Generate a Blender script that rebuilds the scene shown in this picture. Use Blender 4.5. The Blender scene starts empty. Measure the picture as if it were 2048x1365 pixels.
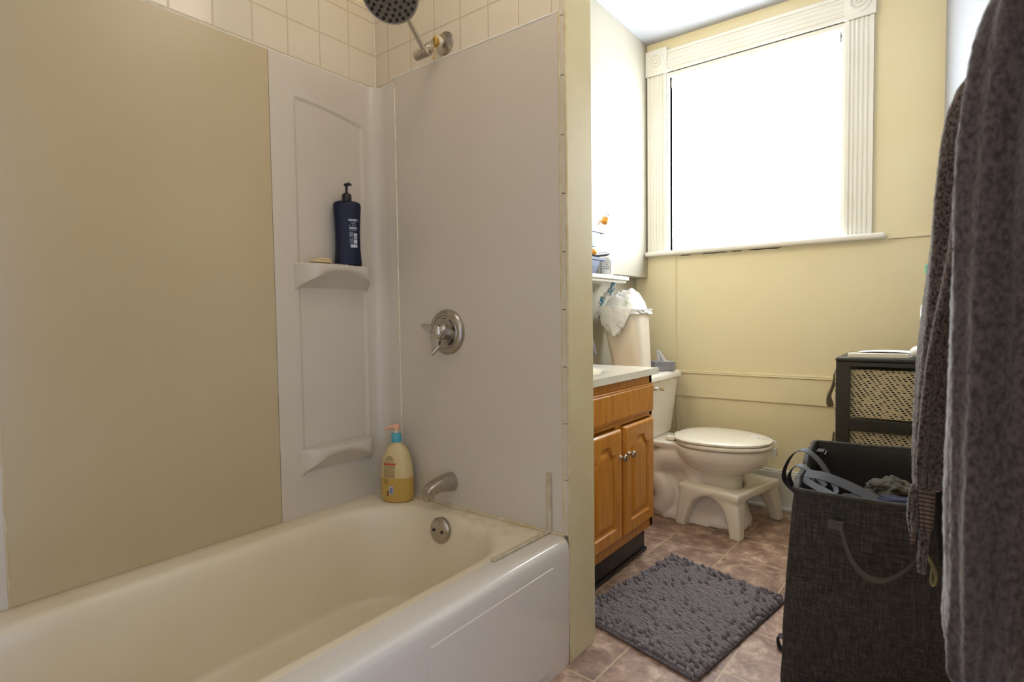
import bpy, bmesh, math, random
from mathutils import Vector, Matrix, noise
S = bpy.context.scene
COL = S.collection
PI = math.pi
sin, cos = math.sin, math.cos
random.seed(7)

# ------------------------------------------------------------------ camera
def make_camera():
    yaw, pitch, roll = 0.6564, -0.0424, -0.0138
    cy, sy = cos(yaw), sin(yaw)
    f = Vector((-sy*cos(pitch), cy*cos(pitch), sin(pitch)))
    r = Vector((cy, sy, 0)); u = r.cross(f)
    r2 = r*cos(roll) + u*sin(roll); u2 = -r*sin(roll) + u*cos(roll)
    m = Matrix((r2, u2, -f)).transposed().to_4x4()
    m.translation = Vector((1.5473, -1.2697, 0.9375))
    cd = bpy.data.cameras.new('camera'); cd.sensor_width = 36
    cd.lens = 1128.14/2048*36; cd.clip_start = .02
    cd.dof.use_dof = True; cd.dof.focus_distance = 2.2; cd.dof.aperture_fstop = 4.0
    c = bpy.data.objects.new('camera', cd); c.matrix_world = m
    COL.objects.link(c); S.camera = c
make_camera()

# ------------------------------------------------------------------ light and exposure
S.view_settings.view_transform = 'Standard'; S.view_settings.look = 'None'
S.view_settings.gamma = 1; S.view_settings.use_curve_mapping = False
S.view_settings.exposure = 0.58
SHADE_POWER = 11.0      # daylight through the roller shade
def world():
    w = bpy.data.worlds.new('world'); S.world = w; w.use_nodes = True
    b = w.node_tree.nodes['Background']; b.inputs[0].default_value = (.62, .74, 1, 1); b.inputs[1].default_value = 1.0
world()
def area(name, loc, look, sx, sy, power, col):
    l = bpy.data.lights.new(name, 'AREA'); l.shape = 'RECTANGLE'; l.size = sx; l.size_y = sy
    l.energy = power; l.color = col
    o = bpy.data.objects.new(name, l); o.location = loc
    o.rotation_euler = (Vector(look)-Vector(loc)).to_track_quat('-Z', 'Y').to_euler(); COL.objects.link(o)
# daylight of the hall beyond the open doorway in the right wall
area('hall_daylight', (2.9, -.36, 1.0), (0, -1.25, .95), .5, .8, 24, (.26, .36, 1))
# warm ceiling lamp in the middle of the bathroom, above the frame
def bulb(name, loc, power, col, r):
    l = bpy.data.lights.new(name, 'POINT'); l.energy = power; l.color = col; l.shadow_soft_size = r
    o = bpy.data.objects.new(name, l); o.location = loc; COL.objects.link(o)
bulb('lamp_bulb', (.85, -.34, 2.18), 4.5, (1, .84, .67), .18)
# unseen fill bulbs added behind the partition to brighten the back wall
for k in range(3): bulb('added_fill_bulb', (.38, .24+.13*k, 1.86), 1.7, (1, .92, .82), .045)

# ------------------------------------------------------------------ materials
def srgb(c):
    return tuple(((x/255)/12.92 if x/255 <= .04045 else ((x/255+.055)/1.055)**2.4) for x in c) + (1,)
class NT:
    def __init__(s, name):
        s.m = bpy.data.materials.new(name); s.m.use_nodes = True; s.t = s.m.node_tree
        s.b = s.t.nodes['Principled BSDF']
    def n(s, typ, **kw):
        nd = s.t.nodes.new(typ)
        for k, v in kw.items():
            if k.startswith('i_'):
                key = k[2:]; key = int(key) if key.isdigit() else key.replace('_', ' ')
                nd.inputs[key].default_value = v
            else: setattr(nd, k, v)
        return nd
    def l(s, a, b): s.t.links.new(a, b)
    def co(s, scale=(1, 1, 1), rot=(0, 0, 0), loc=(0, 0, 0)):
        g = s.n('ShaderNodeNewGeometry'); mp = s.n('ShaderNodeMapping')
        mp.inputs['Scale'].default_value = scale; mp.inputs['Rotation'].default_value = rot; mp.inputs['Location'].default_value = loc
        s.l(g.outputs['Position'], mp.inputs[0]); return mp.outputs[0]
    def bump(s, h, strength=.2, dist=.002):
        b = s.n('ShaderNodeBump'); b.inputs['Strength'].default_value = strength; b.inputs['Distance'].default_value = dist
        s.l(h, b.inputs['Height']); s.l(b.outputs[0], s.b.inputs['Normal']); return b
    def ramp(s, fac, stops):
        r = s.n('ShaderNodeValToRGB'); e = r.color_ramp.elements
        while len(e) < len(stops): e.new(.5)
        for i, (p, c) in enumerate(stops): e[i].position = p; e[i].color = srgb(c)
        s.l(fac, r.inputs[0]); return r.outputs[0]
def mat(name, c, rough=.5, metal=0, c2=None, scale=3, bump=0, bscale=60, spec=.5, trans=0, detail=4, sheen=0, stretch=(1, 1, 1), coat=0, alpha=None, bdist=.002, r=(.3, .7)):
    k = NT(name); b = k.b
    b.inputs['Base Color'].default_value = srgb(c); b.inputs['Roughness'].default_value = rough
    b.inputs['Metallic'].default_value = metal; b.inputs['Specular IOR Level'].default_value = spec
    b.inputs['Transmission Weight'].default_value = trans; b.inputs['Coat Weight'].default_value = coat
    b.inputs['Sheen Weight'].default_value = sheen
    if alpha is not None: b.inputs['Alpha'].default_value = alpha
    co = k.co(stretch)
    if c2:
        nz = k.n('ShaderNodeTexNoise', i_Scale=scale, i_Detail=detail); k.l(co, nz.inputs['Vector'])
        k.l(k.ramp(nz.outputs['Fac'], [(r[0], c), (r[1], c2)]), b.inputs['Base Color'])
    if bump:
        n2 = k.n('ShaderNodeTexNoise', i_Scale=bscale, i_Detail=3); k.l(co, n2.inputs['Vector'])
        k.bump(n2.outputs['Fac'], bump, bdist)
    return k.m
M = {}
M['cream'] = mat('cream wall paint', (243, 231, 195), .38, c2=(240, 225, 182), scale=2.2, bump=.12, bscale=9)
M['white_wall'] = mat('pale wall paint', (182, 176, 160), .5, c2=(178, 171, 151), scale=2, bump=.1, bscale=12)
M['ceil'] = mat('ceiling paint', (180, 181, 185), .6, bump=.1, bscale=8)
M['trim'] = mat('white gloss trim paint', (243, 241, 234), .3, c2=(239, 235, 223), scale=5, bump=.12, bscale=25)
M['jamb'] = mat('cream jamb paint', (226, 214, 176), .4, c2=(216, 202, 160), scale=6, bump=.2, bscale=40)
M['porc'] = mat('porcelain', (245, 240, 230), .12, c2=(240, 232, 216), scale=3, coat=.3)
M['tub'] = mat('tub enamel', (242, 231, 208), .34, c2=(234, 220, 188), scale=2.5)
def tub_mat():
    m = M['tub']; t = m.node_tree; b = t.nodes['Principled BSDF']; src = b.inputs['Base Color'].links[0].from_socket
    g = t.nodes.new('ShaderNodeNewGeometry'); d = t.nodes.new('ShaderNodeVectorMath'); d.operation = 'MULTIPLY'; t.links.new(g.outputs['Position'], d.inputs[0]); d.inputs[1].default_value = (1.6, 8, 8)
    e = t.nodes.new('ShaderNodeVectorMath'); e.operation = 'DISTANCE'; t.links.new(d.outputs[0], e.inputs[0]); e.inputs[1].default_value = (.60*1.6, -.03*8, .345*8)
    n = t.nodes.new('ShaderNodeTexNoise'); n.inputs['Scale'].default_value = 34; n.inputs['Detail'].default_value = 8; t.links.new(g.outputs['Position'], n.inputs['Vector'])
    r = t.nodes.new('ShaderNodeMapRange'); t.links.new(e.outputs['Value'], r.inputs[0]); r.inputs['From Min'].default_value = .15; r.inputs['From Max'].default_value = .75; r.inputs['To Min'].default_value = .45; r.inputs['To Max'].default_value = 0
    p = t.nodes.new('ShaderNodeMath'); p.operation = 'MULTIPLY'; t.links.new(r.outputs[0], p.inputs[0])
    q = t.nodes.new('ShaderNodeMapRange'); t.links.new(n.outputs['Fac'], q.inputs[0]); q.inputs['From Min'].default_value = .48; q.inputs['From Max'].default_value = .75; t.links.new(q.outputs[0], p.inputs[1])
    x = t.nodes.new('ShaderNodeMix'); x.data_type = 'RGBA'; t.links.new(p.outputs[0], x.inputs[0]); t.links.new(src, x.inputs[6]); x.inputs[7].default_value = srgb((176, 136, 84)); t.links.new(x.outputs[2], b.inputs['Base Color'])
tub_mat()
M['apron'] = mat('tub apron enamel', (224, 216, 206), .16, coat=.3)
M['sur_mid'] = mat('surround side panel', (200, 184, 150), .32, c2=(194, 175, 136), scale=1.6, bump=.03, bscale=6)
M['sur'] = mat('surround corner panel', (217, 208, 194), .28, c2=(212, 201, 183), scale=1.6)
M['caulk'] = mat('aged caulk', (226, 214, 182), .6, c2=(206, 184, 136), scale=30, bump=.8, bscale=90)
M['ivory_caulk'] = mat('ivory caulk', (236, 228, 204), .5, c2=(222, 208, 176), scale=30)
M['chrome'] = mat('chrome', (205, 202, 196), .16, 1)
M['nickel'] = mat('brushed nickel', (192, 186, 176), .30, 1, c2=(176, 168, 157), scale=60)
M['darkmetal'] = mat('dark metal', (40, 38, 36), .4, .6)
M['screw'] = mat('dark screw', (40, 34, 30), .5, .3)
M['black'] = mat('black vinyl', (22, 22, 24), .35)
M['navy'] = mat('navy plastic', (17, 23, 50), .4, spec=.3)
M['navycap'] = mat('dark cap plastic', (20, 20, 34), .35)
M['printw'] = mat('pale print', (196, 200, 212), .5)
M['printg'] = mat('grey print', (112, 118, 134), .5)
M['amber'] = mat('amber lotion bottle', (220, 200, 150), .3, c2=(214, 190, 134), scale=8, spec=.4)
M['amber2'] = mat('lotion inside bottle', (200, 164, 82), .3)
M['teal'] = mat('teal plastic', (84, 170, 190), .35)
M['peach'] = mat('peach plastic', (240, 180, 150), .4)
M['brownprint'] = mat('brown print', (128, 96, 52), .6)
M['redprint'] = mat('red print', (196, 70, 50), .6)
M['blueprint'] = mat('barcode blue', (66, 84, 132), .6)
M['white'] = mat('white plastic', (240, 240, 238), .3)
M['white2'] = mat('ivory plastic', (238, 231, 214), .3)
M['canbody'] = mat('beige waste basket plastic', (242, 232, 214), .3)
M['bag'] = mat('thin white bag film', (246, 246, 244), .35, trans=.0, alpha=.82, bump=.3, bscale=30)
M['tissue'] = mat('soft tissue paper', (246, 246, 246), .8)
M['greybox'] = mat('grey tissue box', (126, 126, 132), .6, c2=(158, 158, 164), scale=12)
M['crinkle'] = mat('blue and white wrapper', (70, 140, 176), .3, c2=(238, 236, 230), scale=38, r=(.45, .52))
M['green'] = mat('green print', (150, 176, 110), .5, c2=(210, 214, 196), scale=90)
M['mint'] = mat('mint plastic', (150, 214, 180), .4)
M['olive'] = mat('olive cloth', (60, 55, 43), .9, bump=.5, bscale=300)
M['denim'] = mat('navy ribbed cloth', (30, 34, 62), .9)
M['dresser'] = mat('dark olive black frame', (48, 46, 38), .38)
M['strap'] = mat('grey brown leather strap', (112, 102, 84), .55, bump=.2, bscale=150)
M['handle'] = mat('brown grey handle webbing', (84, 77, 70), .6, bump=.3, bscale=400)
M['webbing'] = mat('grey webbing', (42, 40, 46), .6, bump=.3, bscale=400)
M['liner'] = mat('hamper lining', (30, 27, 27), .6)
def band_mat():
    k = NT('ribbed towel band'); co = k.co((1, 1, 1), rot=(.35, 0, 0)); w = k.n('ShaderNodeTexWave', bands_direction='Z', i_Scale=42, i_Distortion=1.0); k.l(co, w.inputs['Vector'])
    k.l(k.ramp(w.outputs['Fac'], [(.15, (70, 58, 54)), (.6, (136, 120, 112))]), k.b.inputs['Base Color']); k.b.inputs['Roughness'].default_value = .85
    k.bump(w.outputs['Fac'], .6, .002); return k.m
M['band'] = band_mat()
M['loop'] = mat('pale fabric tag', (176, 168, 130), .7)
M['blackcloth'] = mat('black cloth', (14, 13, 15), .9)
M['binblue'] = mat('blue bin plastic', (60, 92, 160), .35)
M['binslate'] = mat('slate blue bin plastic', (56, 70, 110), .4)
M['orange'] = mat('orange plastic', (232, 160, 50), .4)
M['clear'] = mat('cloudy plastic strip', (214, 204, 182), .25, c2=(190, 174, 140), scale=40)
M['tape'] = mat('yellow thread seal', (206, 166, 74), .45)
M['whitenut'] = mat('white plastic nut', (236, 228, 208), .4)
M['counter'] = mat('cultured marble', (244, 241, 232), .12, c2=(236, 230, 214), scale=7, coat=.3)
M['shadefab'] = NT('roller shade').m
def shade_mat():
    k = NT('roller shade lit by daylight'); b = k.b
    b.inputs['Base Color'].default_value = srgb((240, 240, 240)); b.inputs['Roughness'].default_value = .8
    b.inputs['Emission Color'].default_value = (.84, .92, 1, 1); b.inputs['Emission Strength'].default_value = SHADE_POWER
    return k.m
M['shade'] = shade_mat()
def pane_mat():
    k = NT('daylit window pane'); b = k.b
    b.inputs['Base Color'].default_value = srgb((200, 220, 240)); b.inputs['Roughness'].default_value = .1
    b.inputs['Emission Color'].default_value = (.55, .8, 1, 1); b.inputs['Emission Strength'].default_value = 3
    return k.m
M['pane'] = pane_mat()
def tile_mat():
    k = NT('square wall tile'); co = k.n('ShaderNodeNewGeometry')
    sx = k.n('ShaderNodeSeparateXYZ'); k.l(co.outputs['Position'], sx.inputs[0])
    def grid(sock, off):
        a = k.n('ShaderNodeMath', operation='SUBTRACT'); k.l(sock, a.inputs[0]); a.inputs[1].default_value = off
        b = k.n('ShaderNodeMath', operation='DIVIDE'); k.l(a.outputs[0], b.inputs[0]); b.inputs[1].default_value = .108
        c = k.n('ShaderNodeMath', operation='PINGPONG'); k.l(b.outputs[0], c.inputs[0]); c.inputs[1].default_value = .5
        d = k.n('ShaderNodeMapRange'); k.l(c.outputs[0], d.inputs[0]); d.inputs['From Min'].default_value = .006; d.inputs['From Max'].default_value = .028
        d.interpolation_type = 'SMOOTHSTEP'; return d.outputs[0]
    # X+Y: one of them is constant on each of the two tiled walls
    gx = grid(sx.outputs[0], .0658); gy = grid(sx.outputs[1], -.105); gz = grid(sx.outputs[2], 1.8255)
    nrm = k.n('ShaderNodeSeparateXYZ'); k.l(co.outputs['True Normal'], nrm.inputs[0])
    ab = k.n('ShaderNodeMath', operation='ABSOLUTE'); k.l(nrm.outputs[0], ab.inputs[0])
    mx = k.n('ShaderNodeMix'); k.l(ab.outputs[0], mx.inputs[0]); k.l(gx, mx.inputs[2]); k.l(gy, mx.inputs[3])
    mn = k.n('ShaderNodeMath', operation='MINIMUM'); k.l(mx.outputs[0], mn.inputs[0]); k.l(gz, mn.inputs[1])
    k.l(k.ramp(mn.outputs[0], [(0, (212, 196, 164)), (.8, (226, 214, 190))]), k.b.inputs['Base Color'])
    k.b.inputs['Roughness'].default_value = .15
    k.bump(mn.outputs[0], .8, .0015); return k.m
M['tile'] = tile_mat()
def floor_mat():
    k = NT('vinyl stone tile floor')
    co = k.co(rot=(0, 0, math.radians(2)), loc=(0, 0, 0))
    sx = k.n('ShaderNodeSeparateXYZ'); k.l(co, sx.inputs[0])
    def cell(sock, off):
        a = k.n('ShaderNodeMath', operation='SUBTRACT'); k.l(sock, a.inputs[0]); a.inputs[1].default_value = off
        b = k.n('ShaderNodeMath', operation='DIVIDE'); k.l(a.outputs[0], b.inputs[0]); b.inputs[1].default_value = .2425
        c = k.n('ShaderNodeMath', operation='PINGPONG'); k.l(b.outputs[0], c.inputs[0]); c.inputs[1].default_value = .5
        f = k.n('ShaderNodeMath', operation='FLOOR'); k.l(b.outputs[0], f.inputs[0])
        return c.outputs[0], f.outputs[0]
    cx, fx = cell(sx.outputs[0], FX0); cy, fy = cell(sx.outputs[1], FY0)
    mn = k.n('ShaderNodeMath', operation='MINIMUM'); k.l(cx, mn.inputs[0]); k.l(cy, mn.inputs[1])
    gr = k.n('ShaderNodeMapRange'); k.l(mn.outputs[0], gr.inputs[0]); gr.inputs['From Min'].default_value = .005; gr.inputs['From Max'].default_value = .011
    cb = k.n('ShaderNodeCombineXYZ'); k.l(fx, cb.inputs[0]); k.l(fy, cb.inputs[1])
    wn = k.n('ShaderNodeTexWhiteNoise'); k.l(cb.outputs[0], wn.inputs['Vector'])
    ad = k.n('ShaderNodeVectorMath', operation='ADD'); k.l(co, ad.inputs[0]); k.l(wn.outputs['Color'], ad.inputs[1])
    n1 = k.n('ShaderNodeTexNoise', i_Scale=14, i_Detail=12, i_Roughness=.74, i_Distortion=.35); k.l(ad.outputs[0], n1.inputs['Vector'])
    base = k.ramp(n1.outputs['Fac'], [(.30, (96, 74, 62)), (.43, (144, 114, 98)), (.54, (174, 142, 122)), (.62, (206, 178, 156)), (.72, (228, 208, 188))])
    hs = k.n('ShaderNodeHueSaturation'); k.l(base, hs.inputs['Color'])
    mr = k.n('ShaderNodeMapRange'); k.l(wn.outputs['Value'], mr.inputs[0]); mr.inputs['To Min'].default_value = .82; mr.inputs['To Max'].default_value = 1.15
    k.l(mr.outputs[0], hs.inputs['Value'])
    mx = k.n('ShaderNodeMix', data_type='RGBA'); k.l(gr.outputs[0], mx.inputs[0]); mx.inputs[6].default_value = srgb((196, 172, 136)); k.l(hs.outputs[0], mx.inputs[7])
    k.l(mx.outputs[2], k.b.inputs['Base Color']); k.b.inputs['Roughness'].default_value = .42
    k.bump(n1.outputs['Fac'], .35, .002); return k.m
FX0, FY0 = .845, .9665
M['floor'] = floor_mat()
def wood_mat():
    k = NT('honey oak'); co = k.co((9, 9, .9))
    n = k.n('ShaderNodeTexNoise', i_Scale=7, i_Detail=7, i_Distortion=.8); k.l(co, n.inputs['Vector'])
    c2 = k.co((60, 60, 2.5)); n2 = k.n('ShaderNodeTexNoise', i_Scale=6, i_Detail=3); k.l(c2, n2.inputs['Vector'])
    ad = k.n('ShaderNodeMix'); ad.inputs[0].default_value = .35; k.l(n.outputs['Fac'], ad.inputs[2]); k.l(n2.outputs['Fac'], ad.inputs[3])
    k.l(k.ramp(ad.outputs[0], [(.3, (182, 112, 34)), (.5, (204, 132, 42)), (.68, (218, 150, 60))]), k.b.inputs['Base Color'])
    k.b.inputs['Roughness'].default_value = .32; k.b.inputs['Coat Weight'].default_value = .25; return k.m
M['wood'] = wood_mat()
def weave_mat():
    k = NT('beige and black weave'); g = k.co((1, 1, 1)); sx = k.n('ShaderNodeSeparateXYZ'); k.l(g, sx.inputs[0])
    def m(op, a, b=None):
        n = k.n('ShaderNodeMath', operation=op)
        for i, v in enumerate((a, b)):
            if v is None: continue
            if isinstance(v, (int, float)): n.inputs[i].default_value = v
            else: k.l(v, n.inputs[i])
        return n.outputs[0]
    xy = m('SUBTRACT', sx.outputs[0], sx.outputs[1])
    v = m('DIVIDE', sx.outputs[2], .0070); j = m('FLOOR', v)
    u = m('ADD', m('DIVIDE', xy, .0165), m('MULTIPLY', j, .30)); i = m('FLOOR', u)
    fu = m('FRACT', u); fv = m('FRACT', v)
    dash = m('MULTIPLY', m('LESS_THAN', fu, .55), m('LESS_THAN', m('ABSOLUTE', m('SUBTRACT', fv, .5)), .30))
    cb = k.n('ShaderNodeCombineXYZ'); k.l(i, cb.inputs[0]); k.l(j, cb.inputs[1])
    wn = k.n('ShaderNodeTexWhiteNoise'); k.l(cb.outputs[0], wn.inputs['Vector'])
    dk = k.ramp(wn.outputs['Value'], [(.0, (28, 25, 24)), (.64, (34, 30, 28)), (.70, (120, 104, 78)), (.9, (176, 158, 122))])
    mx = k.n('ShaderNodeMix', data_type='RGBA'); k.l(dash, mx.inputs[0]); mx.inputs[6].default_value = srgb((206, 192, 160)); k.l(dk, mx.inputs[7])
    k.l(mx.outputs[2], k.b.inputs['Base Color']); k.b.inputs['Roughness'].default_value = .8
    k.bump(fv, .5, .0008); return k.m
M['weave'] = weave_mat()
def heather_mat(name, a, b, c):
    k = NT(name)
    co1 = k.co((260, 260, 12)); co2 = k.co((25, 25, 420))
    n1 = k.n('ShaderNodeTexNoise', i_Scale=1.6, i_Detail=4); k.l(co1, n1.inputs['Vector'])
    n2 = k.n('ShaderNodeTexNoise', i_Scale=1.6, i_Detail=4); k.l(co2, n2.inputs['Vector'])
    ad = k.n('ShaderNodeMix'); ad.inputs[0].default_value = .55; k.l(n1.outputs['Fac'], ad.inputs[2]); k.l(n2.outputs['Fac'], ad.inputs[3])
    k.l(k.ramp(ad.outputs[0], [(.36, a), (.5, b), (.66, c)]), k.b.inputs['Base Color'])
    k.b.inputs['Roughness'].default_value = .85; k.bump(ad.outputs[0], .4, .001); return k.m
M['hamper'] = heather_mat('heathered charcoal canvas', (30, 28, 26), (58, 54, 50), (94, 88, 80))
def terry_mat(name, a, b, sc=130, dist=.004, sheen=.6):
    k = NT(name); co = k.co((1, 1, .7))
    v = k.n('ShaderNodeTexNoise', i_Scale=sc, i_Detail=3, i_Roughness=.6); k.l(co, v.inputs['Vector'])
    k.l(k.ramp(v.outputs['Fac'], [(.36, a), (.62, b)]), k.b.inputs['Base Color'])
    k.b.inputs['Roughness'].default_value = .95; k.b.inputs['Sheen Weight'].default_value = sheen; k.b.inputs['Sheen Roughness'].default_value = .4
    k.b.inputs['Specular IOR Level'].default_value = .1
    k.bump(v.outputs['Fac'], 1.0, dist); return k.m
M['robe'] = terry_mat('brown grey plush', (64, 56, 57), (98, 88, 90), 170, .002, .8)
M['terry'] = terry_mat('mottled grey terry', (44, 38, 37), (124, 111, 109), 230, .004, .8)
M['hand'] = terry_mat('grey hand towel terry', (92, 90, 92), (136, 132, 132), 260, .002)
M['chenille'] = terry_mat('grey chenille', (114, 107, 110), (140, 132, 135), 400, .001, .2)

# ------------------------------------------------------------------ geometry helpers
class MB:
    def __init__(s, xf=None): s.v = []; s.f = []; s.xf = xf
    def add(s, vs, fs):
        n = len(s.v); s.v += [Vector(v) for v in vs]; s.f += [[i+n for i in f] for f in fs]; return s
    def box(s, x0, x1, y0, y1, z0, z1):
        return s.add([(x, y, z) for z in (z0, z1) for y in (y0, y1) for x in (x0, x1)],
                     [(0, 2, 3, 1), (4, 5, 7, 6), (0, 1, 5, 4), (2, 6, 7, 3), (0, 4, 6, 2), (1, 3, 7, 5)])
    def loft(s, rings, c0=True, c1=True, closed=True):
        n = len(rings[0]); vs = [v for r in rings for v in r]; fs = []
        for a in range(len(rings)-1):
            for i in range(n if closed else n-1):
                j = (i+1) % n; fs.append((a*n+i, a*n+j, (a+1)*n+j, (a+1)*n+i))
        if c0: fs.append(tuple(range(n))[::-1])
        if c1: fs.append(tuple((len(rings)-1)*n+i for i in range(n)))
        return s.add(vs, fs)
    def lathe(s, prof, c=(0, 0, 0), axis='Z', n=32, sy=1, cap=True):
        rings = []
        for r, h in prof:
            ring = []
            for i in range(n):
                a = 2*PI*i/n; x, y = r*cos(a), r*sy*sin(a)
                p = {'Z': (x, y, h), 'X': (h, x, y), 'Y': (y, h, x)}[axis] if isinstance(axis, str) else axis @ Vector((x, y, h))
                ring.append(Vector(p)+Vector(c))
            rings.append(ring)
        return s.loft(rings, cap, cap)
    def tube(s, pts, rad, n=10):
        pts = [Vector(p) for p in pts]; rings = []; up = None
        for i, p in enumerate(pts):
            t = (pts[min(i+1, len(pts)-1)]-pts[max(i-1, 0)]).normalized()
            if up is None:
                up = Vector((0, 0, 1)) if abs(t.z) < .9 else Vector((1, 0, 0))
            a = t.cross(up).normalized(); up = a.cross(t).normalized()
            r = rad[i] if isinstance(rad, (list, tuple)) else rad
            rings.append([p+a*r*cos(2*PI*k/n)+up*r*sin(2*PI*k/n) for k in range(n)])
        return s.loft(rings)
    def ribbon(s, pts, wv, th=.002):
        pts = [Vector(p) for p in pts]; rings = []
        for i, p in enumerate(pts):
            w = Vector(wv[i]) if isinstance(wv, list) else Vector(wv)
            t = (pts[min(i+1, len(pts)-1)]-pts[max(i-1, 0)]).normalized(); nn = t.cross(w).normalized()*th/2
            rings.append([p-w/2-nn, p+w/2-nn, p+w/2+nn, p-w/2+nn])
        return s.loft(rings)
    def grid(s, fn, nu, nv, wrap=False):
        vs = [fn(u/nu, v/nv) for v in range(nv+1) for u in range(nu+1)]
        return s.add(vs, [(v*(nu+1)+u, v*(nu+1)+u+1, (v+1)*(nu+1)+u+1, (v+1)*(nu+1)+u) for v in range(nv) for u in range(nu)])
    def poly(s, pts, ext):   # extruded polygon
        e = Vector(ext); return s.loft([[Vector(p) for p in pts], [Vector(p)+e for p in pts]])
    def ball(s, c, r, n=10, sc=(1, 1, 1), rot=None):
        rings = []
        for k in range(1, n):
            a = PI*k/n; rings.append([Vector((r*sc[0]*sin(a)*cos(2*PI*i/(n*2)), r*sc[1]*sin(a)*sin(2*PI*i/(n*2)), -r*sc[2]*cos(a))) for i in range(n*2)])
        rings = [[(rot @ v if rot else v)+Vector(c) for v in rg] for rg in rings]; return s.loft(rings)
    def build(s, name, m, parent=None, smooth=None, bevel=0, seg=2, solid=0, recalc=True):
        vs = s.v
        if s.xf: vs = [s.xf @ v for v in vs]
        if parent is None:
            lo = Vector((min(v.x for v in vs), min(v.y for v in vs), min(v.z for v in vs)))
            hi = Vector((max(v.x for v in vs), max(v.y for v in vs), max(v.z for v in vs)))
            org = Vector(((lo.x+hi.x)/2, (lo.y+hi.y)/2, lo.z))
        else: org = root_of(parent).location.copy()
        me = bpy.data.meshes.new(name); me.from_pydata([v-org for v in vs], [], s.f)
        bm = bmesh.new(); bm.from_mesh(me)
        if recalc: bmesh.ops.recalc_face_normals(bm, faces=bm.faces)
        bm.to_mesh(me); bm.free()
        me.materials.append(M[m] if isinstance(m, str) else m)
        o = bpy.data.objects.new(name, me); COL.objects.link(o)
        if parent is None: o.location = org
        else: o.parent = parent
        if smooth is not None:
            me.shade_smooth()
            if smooth < 180: me.set_sharp_from_angle(angle=math.radians(smooth))
        if solid:
            md = o.modifiers.new('solid', 'SOLIDIFY'); md.thickness = solid; md.offset = 0
        if bevel:
            md = o.modifiers.new('bevel', 'BEVEL'); md.width = bevel; md.segments = seg; md.limit_method = 'ANGLE'; md.angle_limit = math.radians(35)
            md.harden_normals = False
            if smooth is None:
                me.shade_smooth(); w = o.modifiers.new('wn', 'WEIGHTED_NORMAL'); w.keep_sharp = True
        return o
def root_of(o):
    while o.parent: o = o.parent
    return o
def thing(name, label, cat, loc=(0, 0, 0), group=None):
    o = bpy.data.objects.new(name, None); o.location = loc; COL.objects.link(o)
    o.empty_display_size = .05
    return tag(o, label, cat, group)
def tag(o, label, cat, group=None):
    o['label'] = label; o['category'] = cat
    if group: o['group'] = group
    return o
def struct(o): o['kind'] = 'structure'; return o
def lab(o, t): o['label'] = t; return o
def lerp(a, b, t): return a+(b-a)*t
def interp(tab, z):   # tab: sorted list (z, v)
    if z <= tab[0][0]: return tab[0][1]
    for (a, va), (b, vb) in zip(tab, tab[1:]):
        if z <= b: return lerp(va, vb, (z-a)/(b-a))
    return tab[-1][1]
def sm(t): t = max(0, min(1, t)); return t*t*(3-2*t)
def catmull(P, n=6):
    P = [Vector(p) for p in P]; out = []
    for i in range(len(P)-1):
        a = P[max(i-1, 0)]; b = P[i]; c = P[i+1]; d = P[min(i+2, len(P)-1)]
        for k in range(n):
            t = k/n
            out.append(.5*((2*b)+(c-a)*t+(2*a-5*b+4*c-d)*t*t+(3*b-a-3*c+d)*t**3))
    out.append(P[-1]); return out
def rrect(x0, x1, y0, y1, r, z, nc=8, ns=8):
    r = max(r, .0005); pts = []
    cs = [(x1-r, y1-r, 0), (x0+r, y1-r, 90), (x0+r, y0+r, 180), (x1-r, y0+r, 270)]
    for q, (cx, cy, a0) in enumerate(cs):
        for k in range(nc+1):
            a = math.radians(a0+90*k/nc); pts.append(Vector((cx+r*cos(a), cy+r*sin(a), z)))
        nx, ny, na = cs[(q+1) % 4]; a = math.radians(na); e = Vector((nx+r*cos(a), ny+r*sin(a), z)); b = pts[-1]
        for k in range(1, ns): pts.append(b.lerp(e, k/ns))
    return pts
def sq(cx, cy, hx, hy, z, e=4, n=40):
    out = []
    for i in range(n):
        a = 2*PI*i/n; c, s_ = cos(a), sin(a)
        out.append(Vector((cx+hx*abs(c)**(2/e)*(1 if c > 0 else -1), cy+hy*abs(s_)**(2/e)*(1 if s_ > 0 else -1), z)))
    return out

YB = 1.62; CEIL = 2.373
# ------------------------------------------------------------------ the room
struct(MB().box(-.14, 1.86, -1.76, YB+.12, -.06, 0).build('floor', 'floor'))
struct(MB().box(-.14, 1.86, -1.76, YB+.12, CEIL, CEIL+.06).build('ceiling', 'ceil'))
struct(MB().box(-.14, -.012, -1.76, .13, 0, CEIL).build('wall_left', 'cream'))
struct(MB().box(-.14, 1.86, -1.76, -1.63, 0, CEIL).build('wall_near', 'cream'))
# partition between the tub alcove and the far part of the room, its end facing right
struct(MB().box(-.012, .752, .010, .128, 0, CEIL).build('wall_partition', 'cream'))
struct(MB().box(.752, .7575, .003, .131, 0, CEIL).build('trim_1', 'jamb', bevel=.0015))
wb = MB()
wb.box(-.14, .386, YB, YB+.12, 0, CEIL); wb.box(1.17, 1.86, YB, YB+.12, 0, CEIL)
wb.box(.386, 1.17, YB, YB+.12, 0, 1.262); wb.box(.386, 1.17, YB, YB+.12, 2.178, CEIL)
struct(wb.build('wall_back', 'cream'))
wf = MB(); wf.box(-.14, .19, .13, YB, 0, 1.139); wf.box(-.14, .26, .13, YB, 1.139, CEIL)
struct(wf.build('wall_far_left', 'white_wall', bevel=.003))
wr = MB(); wr.box(1.72, 1.86, -.72, YB, 0, CEIL); wr.box(1.72, 1.86, -1.76, -1.60, 0, CEIL); wr.box(1.72, 1.86, -1.60, -.72, 2.05, CEIL)
struct(wr.build('wall_right', 'cream'))
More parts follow.
